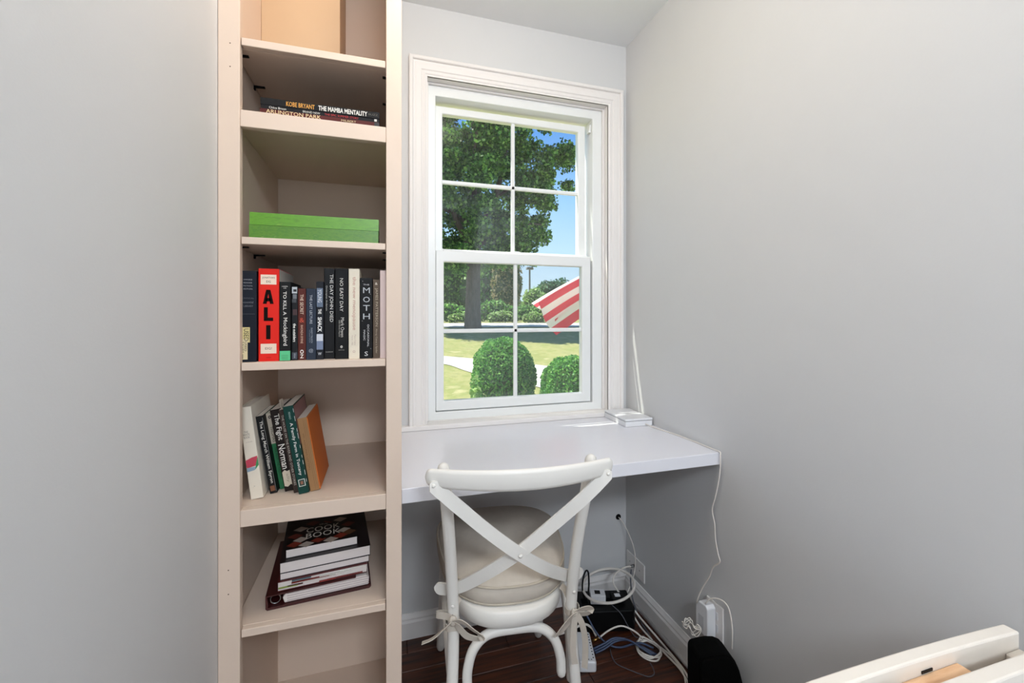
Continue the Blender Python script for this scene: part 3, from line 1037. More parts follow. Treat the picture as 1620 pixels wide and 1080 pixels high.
# --- stack on the bottom shelf, page edges towards the room
G5 = 'cookbook stack on the bottom shelf'
Zb = 0.5283
b = thing('ring_binder', 'dark red ring binder of clear sleeves at the bottom of the cookbook stack', 'binder', (-0.2725, 1.152, Zb), (0, 0, R_(5.0)), G5)
BD = mat('cover_binder', '3f1616', 0.35, var=0.15)
prism('cover', [(0.004, 0), (0.238, 0), (0.242, 0.004), (0.242, 0.009), (0.238, 0.006), (0.006, 0.006), (0.004, 0.032), (0.205, 0.034), (0.205, 0.037), (0.0, 0.035), (0, 0.004)], 0, 0.27, BD, b, 'y')
prism('sleeves', [(0.040, 0.0066), (0.236, 0.0066), (0.2375, 0.026), (0.230, 0.032), (0.045, 0.0318), (0.036, 0.020)], 0.006, 0.262, M_PAGESH, b, 'y', 0.002)
for i in range(4):
    prism('sleeve_edge', [(0.046, 0.011+i*0.0056), (0.238, 0.011+i*0.0056), (0.238, 0.0118+i*0.0056), (0.046, 0.0118+i*0.0056)], 0.0045, 0.0058, mat('sleeve_clear', 'b9aeae', 0.2), b, 'y')
for ry in (0.012, 0.13):
    pts = [(0.020+0.011*math.cos(a), ry, 0.0185+0.011*math.sin(a)) for a in [i*2*PI/10 for i in range(10)]]
    o = tube('ring', pts, 0.0016, M_METAL, b, 6, 3, True)
    o['label'] = 'steel binder ring'
mesh('binder_spine_label', [(0.004, 0.002, 0.012), (0.004, 0.03, 0.012), (0.004, 0.03, 0.026), (0.004, 0.002, 0.026)], [(0, 1, 2, 3)], mat('ink_3c4a30', '3c4a30'), b)


def stackbook(label, x, y, z, L, h, d, color, rot, mag=False, cat='book', name='book'):
    b = thing(name, label, cat, (x, y, z), (0, 0, R_(rot)), G5)
    cm = mat('cover_'+color+'s', color, 0.35, var=0.25, scale=30)
    t = 0.0011
    box('front_cover', (0, 0, h-t), (L, d, h), cm, b)
    box('back_cover', (0, 0, 0), (L, d, t), cm, b)
    box('spine', (L-t, 0.001, t), (L, d-0.001, h-t), cm, b) if not mag else None
    box('pages', (0.001, 0.0015, t+0.0001), (L-t-0.0002, d-0.002, h-t-0.0001), M_PAGESH, b)
    return b


b = stackbook('pile of glossy recipe magazine pages on the red binder', -0.2480, 1.160, 0.5655, 0.2080, 0.0225, 0.25, '561c1c', 6.0, True, 'magazine', 'magazine')
random.seed(5)
cols = ('d8d4cc', '7a2a24', 'e2ddd5', '4a1a18', '8a9a4a', 'cfc8c0', '902f28', '5c6f78')
zz = 0.0016
for i in range(12):
    x0 = random.random()*0.15
    x1 = x0+0.03+random.random()*0.06
    zq = 0.003+random.random()*0.0165
    box('page_flap', (x0, -0.0010-0.003*random.random(), zq), (min(x1, 0.205), 0.0012, zq+0.0016), mat('ink_'+cols[i % 8], cols[i % 8], 0.4, var=0.2), b)
stackbook('thin white-edged cookbook above the magazine pages', -0.2440, 1.166, 0.5884, 0.2090, 0.0170, 0.24, '2a1416', 6.4)
stackbook('thick white-edged cookbook below the topmost one', -0.2440, 1.164, 0.6058, 0.2120, 0.0265, 0.24, '1a1416', 6.6)
b = stackbook('topmost cookbook of the stack, with diamond patterned cover and looped title', -0.2340, 1.180, 0.6328, 0.1690, 0.0220, 0.19, '0f0c0c', 7.0)
for i, (dx, dy, c) in enumerate(((0.018, 0.020, '7a2c1e'), (0.046, 0.010, 'b9aca0'), (0.074, 0.022, '7a2c1e'), (0.104, 0.010, 'a8998c'), (0.128, 0.022, '7a2c1e'), (0.032, 0.040, 'b0a296'), (0.150, 0.034, '5a3a22'),
                                 (0.136, 0.052, 'a8998c'), (0.018, 0.064, '5a241c'), (0.150, 0.082, '5a241c'), (0.030, 0.100, 'a8998c'), (0.090, 0.110, '7a2c1e'), (0.130, 0.118, 'a8998c'), (0.060, 0.124, '5a241c'))):
    r = 0.019
    mesh('cover_diamond', [(dx-r, dy, 0.02215), (dx, dy-r*0.8, 0.02215), (dx+r, dy, 0.02215), (dx, dy+r*0.8, 0.02215)], [(0, 1, 2, 3)], mat('ink_'+c, c, 0.35, var=0.2), b)
mesh('title_panel', [(0.030, 0.070, 0.0222), (0.085, 0.022, 0.0222), (0.145, 0.070, 0.0222), (0.085, 0.122, 0.0222)], [(0, 1, 2, 3)], mat('ink_0c0a0a', '0c0a0a', 0.35), b)
text(b, 'title', 'COOK', 0.086, 0.084, 0.084, 0.028, 'c8c0b4', mode='flat', plane='xy', z=0.0224)
text(b, 'title', 'BOOK', 0.086, 0.052, 0.084, 0.028, 'c8c0b4', mode='flat', plane='xy', z=0.0224)
text(b, 'title', 'the', 0.086, 0.108, 0.022, 0.010, 'c8c0b4', mode='flat', plane='xy', z=0.0224)

# ================================================================== CHAIR
CX, CY, CR = 0.353, 1.274, -R_(6.8)
ch = thing('dining_chair', 'off-white bentwood chair with crossed straps in its back, pushed under the desk', 'chair', (CX, CY, 0), (0, 0, CR))
for s in (-1, 1):
    rod('rear_post', [(s*0.180, -0.262, 0.013), (s*0.164, -0.225, 0.25), (s*0.158, -0.203, 0.44), (s*0.165, -0.225, 0.62), (s*0.176, -0.265, 0.78), (s*0.184, -0.283, 0.876)], 0.0150, M_CHAIR, ch, 16, 8, 0.0150)
    rod('front_leg', [(s*0.172, 0.170, 0.437), (s*0.178, 0.225, 0.22), (s*0.186, 0.292, 0.015)], 0.0175, M_CHAIR, ch, 16, 8, 0.0150)


def outline(hw_r, hw_f, y0, y1, bow, n=40):
    """rounded trapezoid seat outline, rear edge bowed"""
    pts = []
    for i in range(n):
        a = 2*PI*i/n
        ca, sa = math.cos(a), math.sin(a)
        e = 0.62
        px_ = math.copysign(abs(ca)**e, ca)
        py_ = math.copysign(abs(sa)**e, sa)
        t = (py_+1)/2
        hw = hw_r+(hw_f-hw_r)*t
        yy = y0+(y1-y0)*t
        if py_ < 0:
            yy -= bow*(1-px_*px_)*(-py_)
        else:
            yy += bow*0.8*(1-px_*px_)*py_
        pts.append((px_*hw, yy))
    return pts


def loft(name, layers, m, parent, smooth=True):
    n = len(layers[0][0])
    V, F = [], []
    for pts, z in layers:
        for p in pts:
            V.append((p[0], p[1], z if not callable(z) else z(p[0], p[1])))
    for i in range(len(layers)-1):
        for k in range(n):
            F.append((i*n+k, i*n+(k+1) % n, (i+1)*n+(k+1) % n, (i+1)*n+k))
    F.append(tuple(reversed(range(n))))
    F.append(tuple((len(layers)-1)*n+k for k in range(n)))
    return mesh(name, V, F, m, parent, smooth)


def scl(pts, k, cy=0.0):
    return [(p[0]*k, cy+(p[1]-cy)*k) for p in pts]


SZ = 0.028
so_ = outline(0.152, 0.205, -0.205, 0.200, 0.026)
loft('seat', [(q, z+SZ) for q, z in [(scl(so_, 0.90), 0.405), (scl(so_, 0.975), 0.405), (so_, 0.410), (scl(so_, 1.004), 0.425), (so_, 0.444), (scl(so_, 0.97), 0.450), (scl(so_, 0.5), 0.449)]], M_CHAIR, ch)
# crest rail, curved and bowed to the rear
V, F = [], []
N = 64
for i in range(N+1):
    t = -1+2*i/N
    t = math.sin(t*PI/2)*0.55+t*0.45 if abs(t) < 1 else t
    x = t*0.226
    yc = -0.318-0.046*(1-t*t)
    zc = 0.873-0.004*(1-t*t)
    e = max(0.0, (abs(t)-0.93)/0.07)
    hh = (0.0205+0.0055*(1-t*t))*math.sqrt(max(1-e**2.6, 0.03))
    th = 0.0088*math.sqrt(max(1-0.8*e*e, 0.05))
    for k in range(12):
        a = 2*PI*k/12
        c_, s_ = math.cos(a), math.sin(a)
        V.append((x, yc+th*math.copysign(abs(c_)**0.6, c_)+0.10*hh*s_*-1, zc+hh*math.copysign(abs(s_)**0.7, s_)))
for i in range(N):
    for k in range(12):
        F.append((i*12+k, i*12+(k+1) % 12, (i+1)*12+(k+1) % 12, (i+1)*12+k))
F.append(tuple(reversed(range(12))))
F.append(tuple(N*12+k for k in range(12)))
mesh('crest_rail', V, F, M_CHAIR, ch, True)
for s in (-1, 1):
    off = -0.0045 if s < 0 else 0.0045
    pts = [(s*0.214, -0.3365, 0.866), (s*0.150, -0.328, 0.802), (s*0.075, -0.308+off, 0.728), (0, -0.2870+off, 0.660), (-s*0.072, -0.252+off, 0.598), (-s*0.134, -0.207, 0.546), (-s*0.170, -0.180, 0.524), (-s*0.205, -0.160, 0.518)]
    ups = [(s*0.62, -0.2, -0.78), (s*0.66, -0.15, -0.75), (s*0.64, -0.15, -0.75), (s*0.62, -0.15, -0.77), (s*0.56, -0.2, -0.8), (s*0.45, -0.1, -0.88), (s*0.1, 0, -1), (0, 0, -1)]
    st_ = strap('cross_strap', pts, 0.030, 0.0075, M_CHAIR, ch, ups, 8)
    dome('bolt', (s*0.207, -0.3405, 0.860), 0.0048, (0, -1, 0.1), M_CHAIR, st_)
    dome('bolt', (s*0.160, -0.2225, 0.505), 0.0050, (0.15*s, -1, 0), M_CHAIR, ch)
    # seat braces: arch under the rear, small arches at the sides
    rod('side_arch', [(s*0.160, -0.190, 0.250), (s*0.168, -0.150, 0.330), (s*0.176, -0.080, 0.412), (s*0.180, 0.0, 0.420), (s*0.181, 0.080, 0.400), (s*0.181, 0.150, 0.310), (s*0.178, 0.190, 0.250)], 0.0105, M_CHAIR, ch, 12, 6)
dome('bolt', (0, -0.2985, 0.659), 0.0055, (0, -1, 0), M_CHAIR, ch)
rod('rear_arch', [(-0.124, -0.224, 0.300), (-0.122, -0.220, 0.340), (-0.106, -0.213, 0.384), (-0.068, -0.207, 0.412), (0, -0.205, 0.416), (0.068, -0.207, 0.412), (0.106, -0.213, 0.384), (0.122, -0.220, 0.340), (0.124, -0.224, 0.300)], 0.0125, M_CHAIR, ch, 14, 6)

cu = thing('seat_cushion', 'domed oatmeal linen seat cushion tied to the chair with bows', 'cushion', (CX, CY, 0.4785), (0, 0, CR))
co_ = outline(0.168, 0.216, -0.188, 0.238, 0.024, 56)
top = []
H0 = 0.052
layers = [(scl(co_, 0.55), 0.0), (scl(co_, 0.93), 0.0), (scl(co_, 0.985), 0.007), (scl(co_, 1.01), 0.020), (scl(co_, 1.012), 0.034), (scl(co_, 0.99), H0)]
for k, z in ((0.95, 0.059), (0.86, 0.069), (0.72, 0.079), (0.54, 0.087), (0.34, 0.092), (0.14, 0.094)):
    layers.append((scl(co_, k), z))
loft('cushion_body', layers, M_LINEN, cu)
for k, z in ((0.997, H0-0.001), (0.985, 0.0065)):
    pp = scl(co_, k)
    tube('piping', [(p[0], p[1], z) for p in pp], 0.0034, M_PIPE, cu, 6, 1, True, False)


def bow(s, tails, loops):
    """fabric tie knotted round a rear post"""
    base = Vector((s*0.160, -0.226, -0.030+(0.024 if s < 0 else 0.004)))
    V, F = [], []
    for i in range(7):
        a = -PI/2+PI*i/6
        for k in range(10):
            b_ = 2*PI*k/10
            r = max(math.cos(a), 0.15)
            V.append(base+Vector((0.011*r*math.cos(b_), 0.008*r*math.sin(b_)-0.002, 0.013*math.sin(a))))
    for i in range(6):
        for k in range(10):
            F.append((i*10+k, i*10+(k+1) % 10, (i+1)*10+(k+1) % 10, (i+1)*10+k))
    mesh('tie_knot', V, F, M_LINEN, cu, True)
    # band round the post
    pts = [(s*0.160+0.0185*math.cos(a), -0.206+0.0195*math.sin(a), -0.028+0.002*math.sin(3*a)) for a in [2*PI*i/14 for i in range(15)]]
    strap('tie_band', pts, 0.016, 0.0015, M_LINEN, cu, (0, 0, 1), 3, False)
    # to the cushion corner
    strap('tie', [(s*0.160, -0.192, -0.020), (s*0.150, -0.178, 0.004), (s*0.140, -0.165, 0.010)], 0.016, 0.0015, M_LINEN, cu, (s*0.8, 0, 0.6), 4, False)
    for pts, up in loops:
        strap('tie_loop', [base+Vector(p) for p in pts], 0.018, 0.0016, M_LINEN, cu, [Vector(u) for u in up], 6, False)
    for pts, up in tails:
        strap('tie_tail', [base+Vector(p) for p in pts], 0.016, 0.0016, M_LINEN, cu, [Vector(u) for u in up], 6, False)


bow(-1,
    [([(0, -0.004, 0), (-0.020, -0.010, -0.010), (-0.050, -0.012, -0.030), (-0.076, -0.012, -0.038)], [(0.2, -0.5, 0.8), (0.3, -0.6, 0.6), (0.3, -0.8, 0.4), (0.2, -0.9, 0.3)])],
    [([(0, -0.006, 0), (0.022, -0.018, 0.006), (0.050, -0.024, -0.014), (0.072, -0.020, -0.036), (0.060, -0.013, -0.044), (0.034, -0.010, -0.036), (0.014, -0.007, -0.014), (0, -0.004, -0.002)],
      [(0, -0.6, 0.8), (0, -0.5, 0.8), (0.3, -0.7, 0.6), (0.4, -0.8, 0.5), (0.3, -0.4, 0.8), (0.2, -0.2, 0.9), (0.1, -0.3, 0.9), (0, -0.6, 0.8)]),
     ([(0, 0.0, 0.003), (-0.016, 0.012, 0.004), (-0.034, 0.022, 0.002), (-0.040, 0.030, 0.000), (-0.020, 0.026, 0.002), (0.0, 0.006, 0.002)],
      [(0, 0, 1)]*6)])
bow(1,
    [([(0.004, -0.006, 0), (0.016, -0.012, -0.022), (0.024, -0.014, -0.062), (0.025, -0.013, -0.105), (0.023, -0.012, -0.140)], [(0.9, -0.3, 0.2)]*2+[(0.8, -0.5, 0.1)]*3),
     ([(-0.002, -0.008, -0.004), (-0.006, -0.011, -0.040), (-0.009, -0.014, -0.085), (-0.004, -0.016, -0.122)], [(1, -0.2, 0)]*4)],
    [([(0, -0.006, 0), (-0.016, -0.014, -0.002), (-0.040, -0.018, -0.022), (-0.054, -0.016, -0.040), (-0.040, -0.010, -0.036), (-0.018, -0.007, -0.018), (0, -0.004, -0.003)],
      [(0, -0.5, 0.8), (-0.2, -0.5, 0.8), (-0.4, -0.6, 0.6), (-0.4, -0.7, 0.5), (-0.3, -0.3, 0.8), (-0.1, -0.3, 0.9), (0, -0.6, 0.8)]),
     ([(0, -0.004, 0.002), (0.016, -0.008, 0.012), (0.034, -0.008, 0.014), (0.044, -0.004, 0.004), (0.034, -0.002, -0.004), (0.014, -0.003, -0.002), (0, -0.003, 0)],
      [(0, -0.4, 0.9)]*7)])

# ================================================================== ON THE DESK
rt = thing('wifi_router', 'flat white square network router on the desk in the window corner', 'router', (0.9815, 1.5685, 0.7974), (0, 0, R_(-2)))
sq = [(-0.060, -0.090), (0.060, -0.090), (0.060, 0.090), (-0.060, 0.090)]
prism('base', sq, 0.0, 0.0215, M_WHITEPL, rt, 'z', 0.003)
prism('lid', [(p[0]*1.02, p[1]*1.01) for p in sq], 0.0228, 0.0315, M_WHITEPL, rt, 'z', 0.003, 3)
prism('seam', [(p[0]*0.98, p[1]*0.985) for p in sq], 0.0214, 0.0229, mat('seam_grey', '6f6f73', 0.5), rt, 'z')
pc = tube('cord', [(1.005, 1.475, 0.806), (1.020, 1.430, 0.8005), (1.036, 1.330, 0.8000), (1.041, 1.240, 0.8000), (1.040, 1.160, 0.8005), (1.038, 1.118, 0.8010), (1.036, 1.1120, 0.790), (1.0355, 1.1130, 0.750),
                                (1.034, 1.118, 0.708), (1.034, 1.132, 0.650), (1.034, 1.146, 0.604), (1.034, 1.135, 0.560), (1.034, 1.132, 0.515), (1.034, 1.120, 0.470), (1.034, 1.113, 0.449), (1.033, 1.140, 0.418), (1.033, 1.158, 0.375), (1.030, 1.192, 0.310), (1.020, 1.200, 0.265), (1.012, 1.188, 0.215), (1.010, 1.180, 0.205)],
                 0.0020, M_CABLE, None, 8, 6)
pc.parent = rt
pc.matrix_parent_inverse = (Matrix.Translation(rt.location) @ rt.rotation_euler.to_matrix().to_4x4()).inverted()
pc['label'] = 'thin wavy white cord hanging down the right wall'

# ================================================================== RIGHT WALL LOW
op = thing('wall_outlet', 'white coaxial wall plate low on the right wall in the corner', 'outlet', (XR, 1.606, 0.156))
prism('plate', [(-0.067, -0.038), (0.067, -0.038), (0.067, 0.038), (-0.067, 0.038)], -0.0060, -0.0002, M_TRIM, op, 'x', 0.002)
for yy in (-0.034, 0.040):
    dome('screw', (-0.0060, yy, 0), 0.0030, (-1, 0, 0), M_METAL, op)
tube('coax_jack', [(-0.006, 0.004, 0.0), (-0.024, 0.004, 0.0)], 0.0055, M_METAL, op, 10, 1, False, False)
op2 = thing('wall_outlet', 'white wall outlet behind the black speaker on the right wall', 'outlet', (XR, 1.145, 0.240))
prism('plate', [(-0.036, -0.058), (0.036, -0.058), (0.036, 0.058), (-0.036, 0.058)], -0.0060, -0.0002, M_TRIM, op2, 'x', 0.002)
for zz in (-0.02, 0.02):
    prism('socket', [(-0.016, zz-0.012), (0.016, zz-0.012), (0.016, zz+0.012), (-0.016, zz+0.012)], -0.0075, -0.0061, M_WHITEPL, op2, 'x', 0.0005)
ad = thing('power_adapter', 'white power adapter plugged in above the black speaker', 'adapter', (XR-0.0080, 1.165, 0.240))
prism('body', [(-0.030, -0.050), (0.026, -0.050), (0.026, 0.030), (0.012, 0.050), (-0.020, 0.054), (-0.030, 0.046)], -0.034, -0.0005, M_WHITEPL, ad, 'x', 0.004)
box('label_panel', (-0.0346, -0.012, -0.034), (-0.0341, 0.012, 0.010), mat('label_grey', 'c9c9cc', 0.4), ad)
tag(tube('adapter_cord', [(1.012, 1.150, 0.296), (1.020, 1.138, 0.318), (1.034, 1.112, 0.330), (1.040, 1.085, 0.322), (1.040, 1.070, 0.280), (1.040, 1.068, 0.235), (1.040, 1.070, 0.200)], 0.0022, M_CABLE, None, 8, 6),
    'white cord arching from the adapter down behind the speaker', 'cord')
pts = []
for i in range(26):
    a = i*0.82
    r = 0.026+0.011*math.sin(i*1.7)
    pts.append((0.975-0.8*r*math.cos(a)+0.010*math.sin(i*0.9), 1.170+0.6*r*math.cos(a)+0.004*i/26, 0.212+0.5*r*math.sin(a)+0.012*math.sin(i*2.3)))
tag(tube('cord_tangle', pts, 0.0016, M_CABLE, None, 6, 5), 'small tangled bundle of thin white cord above the black speaker', 'cord')

sp = thing('floor_speaker', 'black rounded fabric speaker on the floor against the right wall', 'speaker', (0.882, 1.030, 0.0), (0, 0, R_(-14)))
pr = [(0, 0.004), (0.0, 0.225)]
pr += [(0.018-0.018*math.cos(a), 0.225+0.018*math.sin(a)) for a in (0.4, 0.8, 1.2)]
pr += [(0.03, 0.2455), (0.055, 0.2490), (0.080, 0.2470), (0.098, 0.2390), (0.110, 0.226), (0.120, 0.205), (0.128, 0.175), (0.134, 0.14), (0.139, 0.09), (0.141, 0.05), (0.141, 0.004)]
prism('cabinet', pr, -0.0005, 0.075, M_BLACKCLOTH, sp, 'y', 0.004)
prism('grille', [(0.003+p[0]*0.958, 0.004+p[1]*0.975) for p in pr], -0.010, -0.0008, M_BLACKCLOTH, sp, 'y', 0.004)
for fx in (0.012, 0.118):
    for fy in (0.006, 0.06):
        box('foot', (fx, fy, 0.0002), (fx+0.012, fy+0.012, 0.0039), M_BLACK, sp)

# ================================================================== CABLES AND BOXES UNDER THE DESK
gm_ = thing('cable_grommet', 'black round cable hole in the back wall below the desk', 'grommet', (1.008, YB, 0.338))
pp = [(0.0125*math.cos(2*PI*i/20), 0.0125*math.sin(2*PI*i/20)) for i in range(20)]
prism('rim', pp, -0.003, -0.0003, M_BLACK, gm_, 'y', 0.0008)
ups = thing('power_strip', 'low black power unit on the floor under the desk near the corner', 'power strip', (0.845, 1.535, 0.0), (0, 0, R_(-14)))
prism('body', [(-0.120, -0.055), (0.110, -0.055), (0.120, -0.040), (0.120, 0.070), (-0.120, 0.070), (-0.125, -0.04)], 0.003, 0.088, M_BLACK, ups, 'z', 0.006)
for fx in (-0.1, 0.09):
    for fy in (-0.04, 0.05):
        box('foot', (fx, fy, 0.0), (fx+0.015, fy+0.012, 0.0032), M_BLACK, ups)
for i in range(4):
    box('socket', (-0.085+i*0.05, -0.010, 0.0882), (-0.060+i*0.05, 0.018, 0.0892), M_BLACKCLOTH, ups)
for nm, lab, x, y_, r_, sx, sy, sz in (('power_adapter', 'white block adapter on top of the black power unit', 0.826, 1.540, -20, 0.030, 0.022, 0.036),
                                       ('power_adapter', 'black block adapter at the right end of the black power unit', 0.905, 1.520, -14, 0.026, 0.020, 0.022)):
    a_ = thing(nm, lab, 'adapter', (x, y_, 0.0894), (0, 0, R_(r_)))
    mm = M_WHITEPL if 'white' in lab else M_BLACK
    prism('body', [(-sx, -sy), (sx, -sy), (sx, sy), (-sx, sy)], 0, sz, mm, a_, 'z', 0.003)
    box('rating_label', (-0.012, -sy*0.5, sz+0.0002), (0.010, sy*0.5, sz+0.0006), M_BLACK if 'white' in lab else M_WHITEPL, a_)

tag(tube('cable_loop', [(0.778, 1.560, 0.096), (0.772, 1.566, 0.130), (0.778, 1.572, 0.170), (0.792, 1.576, 0.196), (0.803, 1.576, 0.188), (0.803, 1.570, 0.150), (0.796, 1.560, 0.120), (0.790, 1.550, 0.100)], 0.0035, M_BLACK, None, 8, 6),
    'upright black cable loop behind the right chair post', 'cable')
ringp = [(0.878+0.104*math.cos(a)+0.0*math.sin(a), 1.545+0.098*math.sin(a), 0.142+0.018*math.cos(a)) for a in [2*PI*i/18 for i in range(18)]]
tag(tube('cable_ring', ringp, 0.0052, M_CABLE, None, 10, 4, True), 'thick white cable coiled in one ring on the black power unit', 'cable')
tag(tube('coax_cable', [(1.022, 1.608, 0.156), (1.005, 1.606, 0.160), (0.975, 1.600, 0.160), (0.935, 1.588, 0.150), (0.918, 1.576, 0.128), (0.930, 1.560, 0.100), (0.958, 1.535, 0.068), (0.985, 1.480, 0.030), (1.000, 1.400, 0.012), (1.003, 1.320, 0.008), (1.000, 1.240, 0.008), (0.985, 1.190, 0.007), (0.960, 1.160, 0.006)], 0.0036, M_CABLE, None, 8, 7),
    'white coaxial cable looping from the wall plate along the right baseboard', 'cable')
tag(tube('coax_cable', [(0.955, 1.535, 0.060), (0.972, 1.470, 0.012), (0.978, 1.400, 0.006), (0.985, 1.330, 0.005), (0.992, 1.260, 0.005), (0.985, 1.210, 0.005), (0.975, 1.185, 0.005)], 0.0034, M_CABLE, None, 8, 7),
    'white cable on the floor beside the right baseboard', 'cable')
tag(tube('thin_cable', [(1.008, 1.683, 0.338), (1.018, 1.655, 0.318), (1.030, 1.615, 0.265), (1.036, 1.598, 0.215), (1.036, 1.595, 0.165), (1.026, 1.592, 0.125), (1.005, 1.585, 0.090), (0.978, 1.575, 0.060), (0.962, 1.570, 0.050)], 0.0019, M_CABLE, None, 8, 7),
    'thin white cable hanging from the black wall hole', 'cable')
tag(tube('network_cable', [(1.020, 1.600, 0.150), (1.010, 1.590, 0.120), (1.006, 1.578, 0.080), (1.004, 1.560, 0.040), (0.995, 1.500, 0.008), (0.985, 1.430, 0.006), (0.978, 1.380, 0.006)], 0.0030, M_CABLEGREY, None, 8, 7),
    'grey-blue cable dropping from the wall plate to the floor', 'cable')
# coil of white coax on the floor with brass end
cpts = [(0.775, 1.440, 0.022), (0.815, 1.432, 0.050), (0.860, 1.420, 0.066), (0.900, 1.400, 0.055), (0.930, 1.388, 0.030)]
for i in range(34):
    a = 1.4-2*PI*i/11
    cpts.append((0.932+(0.040+0.003*math.sin(i))*math.cos(a), 1.348+(0.044+0.003*math.cos(i*1.3))*math.sin(a), 0.012+0.010*i/34+0.005*math.sin(i*0.8)))
cpts += [(0.985, 1.345, 0.010), (1.000, 1.290, 0.006), (0.990, 1.230, 0.006), (0.960, 1.180, 0.006)]
cc = thing('cable_coil', 'white cable with brass end wound in a coil on the dark floor', 'cable', (0.932, 1.348, 0))
o = tube('cord', [Vector(p)-Vector((0.932, 1.348, 0)) for p in cpts], 0.0030, M_CABLE, cc, 8, 4)
o = tube('connector', [(-0.180, 0.094, 0.016), (-0.155, 0.092, 0.024)], 0.0062, M_BRASS, cc, 6, 1, False, False)
o['label'] = 'brass screw connector'
for i in range(3):
    dz = 0.004*i
    dx = 0.006*i
    tag(tube('network_cable', [(0.738-dx*0.3, 1.392+dx, 0.012+dz), (0.775, 1.386+dx, 0.026+dz), (0.820, 1.388+dx*0.6, 0.040+dz), (0.865, 1.380-dx, 0.040+dz), (0.905-dx, 1.350-dx, 0.030+dz), (0.945-dx*2, 1.318-dx*0.4, 0.016+dz)], 0.0032, M_CABLEBLUE, None, 8, 6),
        ('lowest blue network cable strand of the bundle ending at the white coil', 'middle blue network cable strand of the bundle ending at the white coil', 'topmost blue network cable strand of the bundle ending at the white coil')[i], 'cable', 'blue network cable bundle')
tag(tube('network_cable', [(0.742, 1.515, 0.100), (0.752, 1.480, 0.080), (0.772, 1.450, 0.040), (0.800, 1.420, 0.014), (0.840, 1.395, 0.008), (0.900, 1.362, 0.036), (0.940, 1.330, 0.032)], 0.0034, M_CABLEBLUE, None, 8, 7),
    'blue network cable dropping off the left end of the black power unit', 'cable')
tag(tube('thin_cable', [(0.800, 1.395, 0.010), (0.792, 1.365, 0.004), (0.795, 1.335, 0.003), (0.820, 1.305, 0.003), (0.850, 1.275, 0.003), (0.872, 1.258, 0.003), (0.895, 1.262, 0.004), (0.905, 1.285, 0.005), (0.906, 1.302, 0.008)], 0.0017, M_CABLEGREY, None, 6, 6),
    'thin grey cable making an open loop on the floor in front', 'cable')
tag(tube('thin_cable', [(0.860, 1.498, 0.100), (0.885, 1.462, 0.080), (0.905, 1.440, 0.040), (0.925, 1.420, 0.010), (0.950, 1.400, 0.024)], 0.0018, M_CABLEGREY, None, 6, 6),
    'thin grey cable running over the front of the black power unit', 'cable')
tag(tube('extension_cord', [(0.600, 1.545, 0.006), (0.640, 1.520, 0.010), (0.690, 1.500, 0.030), (0.740, 1.492, 0.048), (0.766, 1.475, 0.040), (0.778, 1.462, 0.016)], 0.0042, M_CABLE, None, 8, 6),
    'white cord on the floor passing behind the chair to the black power unit', 'cord')
hub = thing('network_switch', 'white slotted plastic switch box on the floor beside the right chair leg', 'switch', (0.7010, 1.405, 0.0), (0, 0, R_(-17)))
prism('body', [(-0.030, -0.075), (0.030, -0.075), (0.030, 0.070), (-0.030, 0.070)], 0.0, 0.040, M_WHITEPL, hub, 'z', 0.008, 3)
bm = bmesh.new()
for i in range(9):
    add_box(bm, (0.0195, -0.058+i*0.0135, 0.0398), (0.0235, -0.053+i*0.0135, 0.0404))
for i in range(4):
    add_box(bm, (-0.018+i*0.010, -0.0655, 0.0398), (-0.0145+i*0.010, -0.062, 0.0404))
bmobj('vent_slots', bm, mat('vent_dark', '3a3a3c', 0.6), hub)

# ================================================================== CREAM FRAME (right foreground)
fr = thing('bed_frame', 'cream painted double-board wooden frame end in the right foreground by the wall', 'bed', (0.66, 0.415, 0))
FO = Vector(fr.location)


def fp(o):
    o.location = -FO
    return o


def bowed(name, y0, y1, z0, x0, x1, ztop, sag):
    n = 14
    poly = [(x0, z0)]
    for i in range(n+1):
        t = i/n
        poly.append((x0+(x1-x0)*t, ztop-sag*(2*t-0.9)**2))
    poly.append((x1, z0))
    return fp(prism(name, poly, y0, y1, M_FRAMECREAM, fr, 'y', 0.003, 2))


bowed('outer_board', 0.424, 0.444, 0.48, 0.30, 0.995, 0.737, 0.010)
bowed('inner_board', 0.372, 0.394, 0.48, 0.30, 0.990, 0.732, 0.004)
for bx in (0.709, 0.40):
    o = fp(box('spacer_block', (bx, 0.3945, 0.55), (bx+0.127, 0.4235, 0.7135), M_RAW, fr, 0.0015, 1))
    o['label'] = 'raw unpainted wood block'
o = fp(box('bolt_slot', (0.757, 0.4225, 0.7145), (0.780, 0.4237, 0.7185), M_BLACK, fr))
for bx in (0.30, 0.955):
    fp(box('post', (bx, 0.3945, 0.0005), (bx+0.035, 0.4235, 0.70), M_FRAMECREAM, fr, 0.002, 1))

# ================================================================== OUTDOORS
GP = [(1.89, -.36), (4, -.15), (6, .02), (9, .28), (12, .55), (14.8, .77), (17, .86), (25, .95), (60, 1.05), (400, 1.15)]


def gz(y):
    for (a, b), (c, d_) in zip(GP, GP[1:]):
        if y <= c:
            return b+(d_-b)*(y-a)/(c-a)
    return GP[-1][1]


V, F = [], []
ys = [1.905, 2.5, 3, 4, 5, 6, 7, 8, 9, 10, 11, 12, 13, 14, 14.8, 16, 17, 20, 25, 40, 60, 120, 300]
for yv in ys:
    for xv in (-120, -30, -8, -4, 0, 4, 8, 16, 30, 120, 300):
        V.append((xv, yv, gz(yv)))
for i in range(len(ys)-1):
    for k in range(10):
        F.append((i*11+k, i*11+k+1, (i+1)*11+k+1, (i+1)*11+k))
struct(mesh('ground', V, F, M_LAWN))


